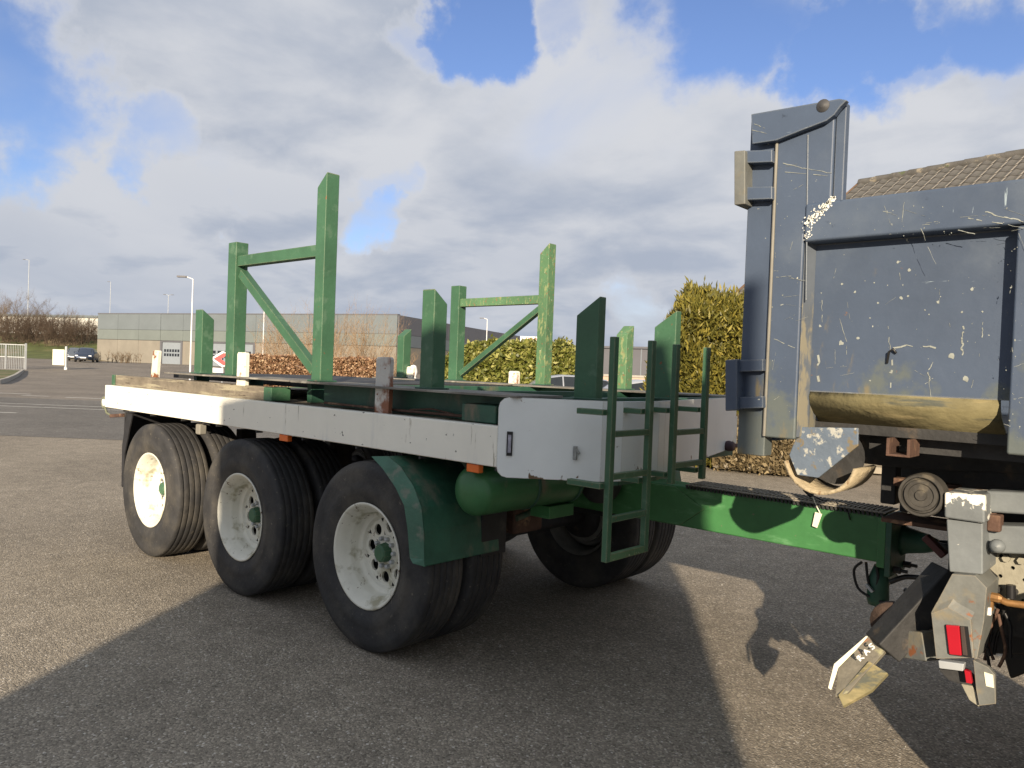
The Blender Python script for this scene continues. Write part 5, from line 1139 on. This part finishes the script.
slab = MB().prism([rA, rA + dnu * (Ldn + .3), rA + dnu * (Ldn + .3) - rn * .12, rA - rn * .12], ridge * LR)
mir = Vector((dnu.x * -1, dnu.y * -1, dnu.z)); slab.prism([rA, rA + mir * (Ldn + .3), rA + mir * (Ldn + .3) - Vector((0, 0, .14)), rA - Vector((0, 0, .14))], ridge * LR)
roof = slab.build('roof', surf('dark_roof_underlay', (.06, .055, .05), .9), HO)
tile_m = surf('weathered_grey_tile', (.095, .09, .082), .85, var=.35, vscale=3, bump=.4, layers=[((.24, .21, .16), 3, .56, .08, one, 9), ((.08, .10, .04), 4, .62, .08, one, 8)])
tile_r = surf('sunlit_tile_joint', (.36, .32, .26), .85, var=.25, vscale=6)  # sunlit joint strip put into the colour as a paler tone
def tile_mesh(w_, l_):
    # s-shaped pantile: along local x the profile, along y the length
    prof_ = [(0, 0), (w_ * .14, .030), (w_ * .28, .036), (w_ * .42, .02), (w_ * .6, .0), (w_ * .84, .0), (w_ * 1.02, .012)]
    vs = [(x, 0, z + .018) for x, z in prof_] + [(x, l_, z) for x, z in prof_] + [(x, 0, z + .004) for x, z in prof_]
    n = len(prof_); fs = [(i, i + 1, n + i + 1, n + i) for i in range(n - 1)] + [(i, 2 * n + i, 2 * n + i + 1, i + 1) for i in range(n - 1)]
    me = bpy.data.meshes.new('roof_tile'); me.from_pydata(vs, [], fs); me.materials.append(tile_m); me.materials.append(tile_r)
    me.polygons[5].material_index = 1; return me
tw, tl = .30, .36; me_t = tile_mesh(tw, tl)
Mx = Matrix((ridge, -dnu, rn)).transposed().to_4x4()
# the 300 tiles nearest the visible ridge as pieces; the rest joined
cnt = 0; rest_v = []; rest_f = []
base_v = [v.co.copy() for v in me_t.vertices]; base_f = [tuple(p.vertices) for p in me_t.polygons]
for row in range(int((Ldn + .3) / .32)):
    for c_ in range(int(LR / tw)):
        pos = rA + ridge * (c_ * tw + rnd.uniform(-.006, .006)) + dnu * ((row + 1) * .32) + rn * .012
        M4 = Matrix.Translation(pos) @ Mx
        if row < 8 and c_ < 36 and cnt < 288:
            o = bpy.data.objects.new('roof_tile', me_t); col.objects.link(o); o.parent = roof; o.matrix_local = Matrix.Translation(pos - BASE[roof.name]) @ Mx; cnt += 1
        else:
            k = len(rest_v); rest_v += [tuple(M4 @ v) for v in base_v]; rest_f += [tuple(i + k for i in q) for q in base_f]
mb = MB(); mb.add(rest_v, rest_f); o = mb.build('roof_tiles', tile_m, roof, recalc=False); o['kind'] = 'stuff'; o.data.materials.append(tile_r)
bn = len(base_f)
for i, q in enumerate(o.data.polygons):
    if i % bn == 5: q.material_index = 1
for k in range(30):
    p = rA + ridge * (k * .43)
    if k * .43 > LR: break
    MB().tube([p + Vector((0, 0, .03)), p + ridge * .45 + Vector((0, 0, .015))], .11, 8).build('ridge_tile', tile_m, HO)
MB().prism([rA - ridge * .06 + Vector((0, 0, .05)), rA - ridge * .06 + dnu * (Ldn + .3) + rn * .05, rA - ridge * .06 + dnu * (Ldn + .3) - rn * .18, rA - ridge * .06 - Vector((0, 0, .24))], ridge * .055).build('bargeboard', surf('brown_bargeboard', (.16, .10, .06), .8, var=.2), HO)
MB().bar(rA + dnu * (Ldn + .36) - rn * .08, rA + dnu * (Ldn + .36) - rn * .08 + ridge * LR, .12, .10).build('gutter', steel_galv, HO)
for k in range(4):
    a = hp(.9 + 3 * k, run - .4, 1.0) + hdn * .002
    f_ = MB().prism([a, a + ridge * 1.2, a + ridge * 1.2 + Vector((0, 0, 1.2)), a + Vector((0, 0, 1.2))], hdn * .05).build('window', white_plain, HO)
    MB().prism([a + ridge * .08 + Vector((0, 0, .08)) + hdn * .051, a + ridge * 1.12 + Vector((0, 0, .08)) + hdn * .051, a + ridge * 1.12 + Vector((0, 0, 1.12)) + hdn * .051, a + ridge * .08 + Vector((0, 0, 1.12)) + hdn * .051], hdn * .01).build('pane', glass_d, f_)
# pavement strip and kerb along the hedge, beyond the drawbar
pvA, pvB = ld(lp(700, 14.9), 14.9), ld(lp(1060, 12.6), 12.6); du_ = (pvB - pvA).normalized(); nn_ = Vector((-du_.y, du_.x, 0)); nn_ = nn_ if nn_.dot(FWD) > 0 else -nn_
pm = MB(); pm.prism([pvA - du_ * 6, pvB + du_ * 8, pvB + du_ * 8 + nn_ * 9, pvA - du_ * 6 + nn_ * 9], (0, 0, .10)); structure(pm.build('sidewalk', pave))
for k in range(24):
    a = pvA - du_ * 6 + du_ * (k * .98); structure(MB().prism([a - nn_ * .14, a + du_ * .965 - nn_ * .14, a + du_ * .965 - nn_ * .01, a - nn_ * .01], (0, 0, .12)).build('kerb', surf('dusty_kerb', (.26, .23, .18), .9, var=.25, bump=.4), None, .015))
# dry leaves and grit at the kerb

gr_ = np.random.default_rng(8); n = 3500
px_ = gr_.uniform(-9, 1.5, n); py_ = gr_.uniform(.8, 9, n); sz = gr_.uniform(.0025, .0065, n) * (1 + (gr_.random(n) > .97) * 1.2)
base = np.array([[1, 0, 0], [-.5, .8, 0], [-.5, -.8, 0], [.1, .1, .9]]); V = []; Fc = []
an = gr_.uniform(0, 6.28, n); c_, s_ = np.cos(an), np.sin(an)
vv = np.stack([np.stack([px_ + sz * (b[0] * c_ - b[1] * s_), py_ + sz * (b[0] * s_ + b[1] * c_), -.0295 + sz * b[2] * .8], 1) for b in base], 1).reshape(-1, 3)
ff = (np.arange(n)[:, None, None] * 4 + np.array([[0, 1, 3], [1, 2, 3], [2, 0, 3]])[None]).reshape(-1, 3)
grit = mesh_np('loose_grit', vv, ff, leafmat('grit_stone', (.08, .07, .06), (.25, .22, .17), (.55, .52, .45))); tag(grit, 'loose grit and small stones scattered over the chip-seal lot', 'gravel', kind='stuff')
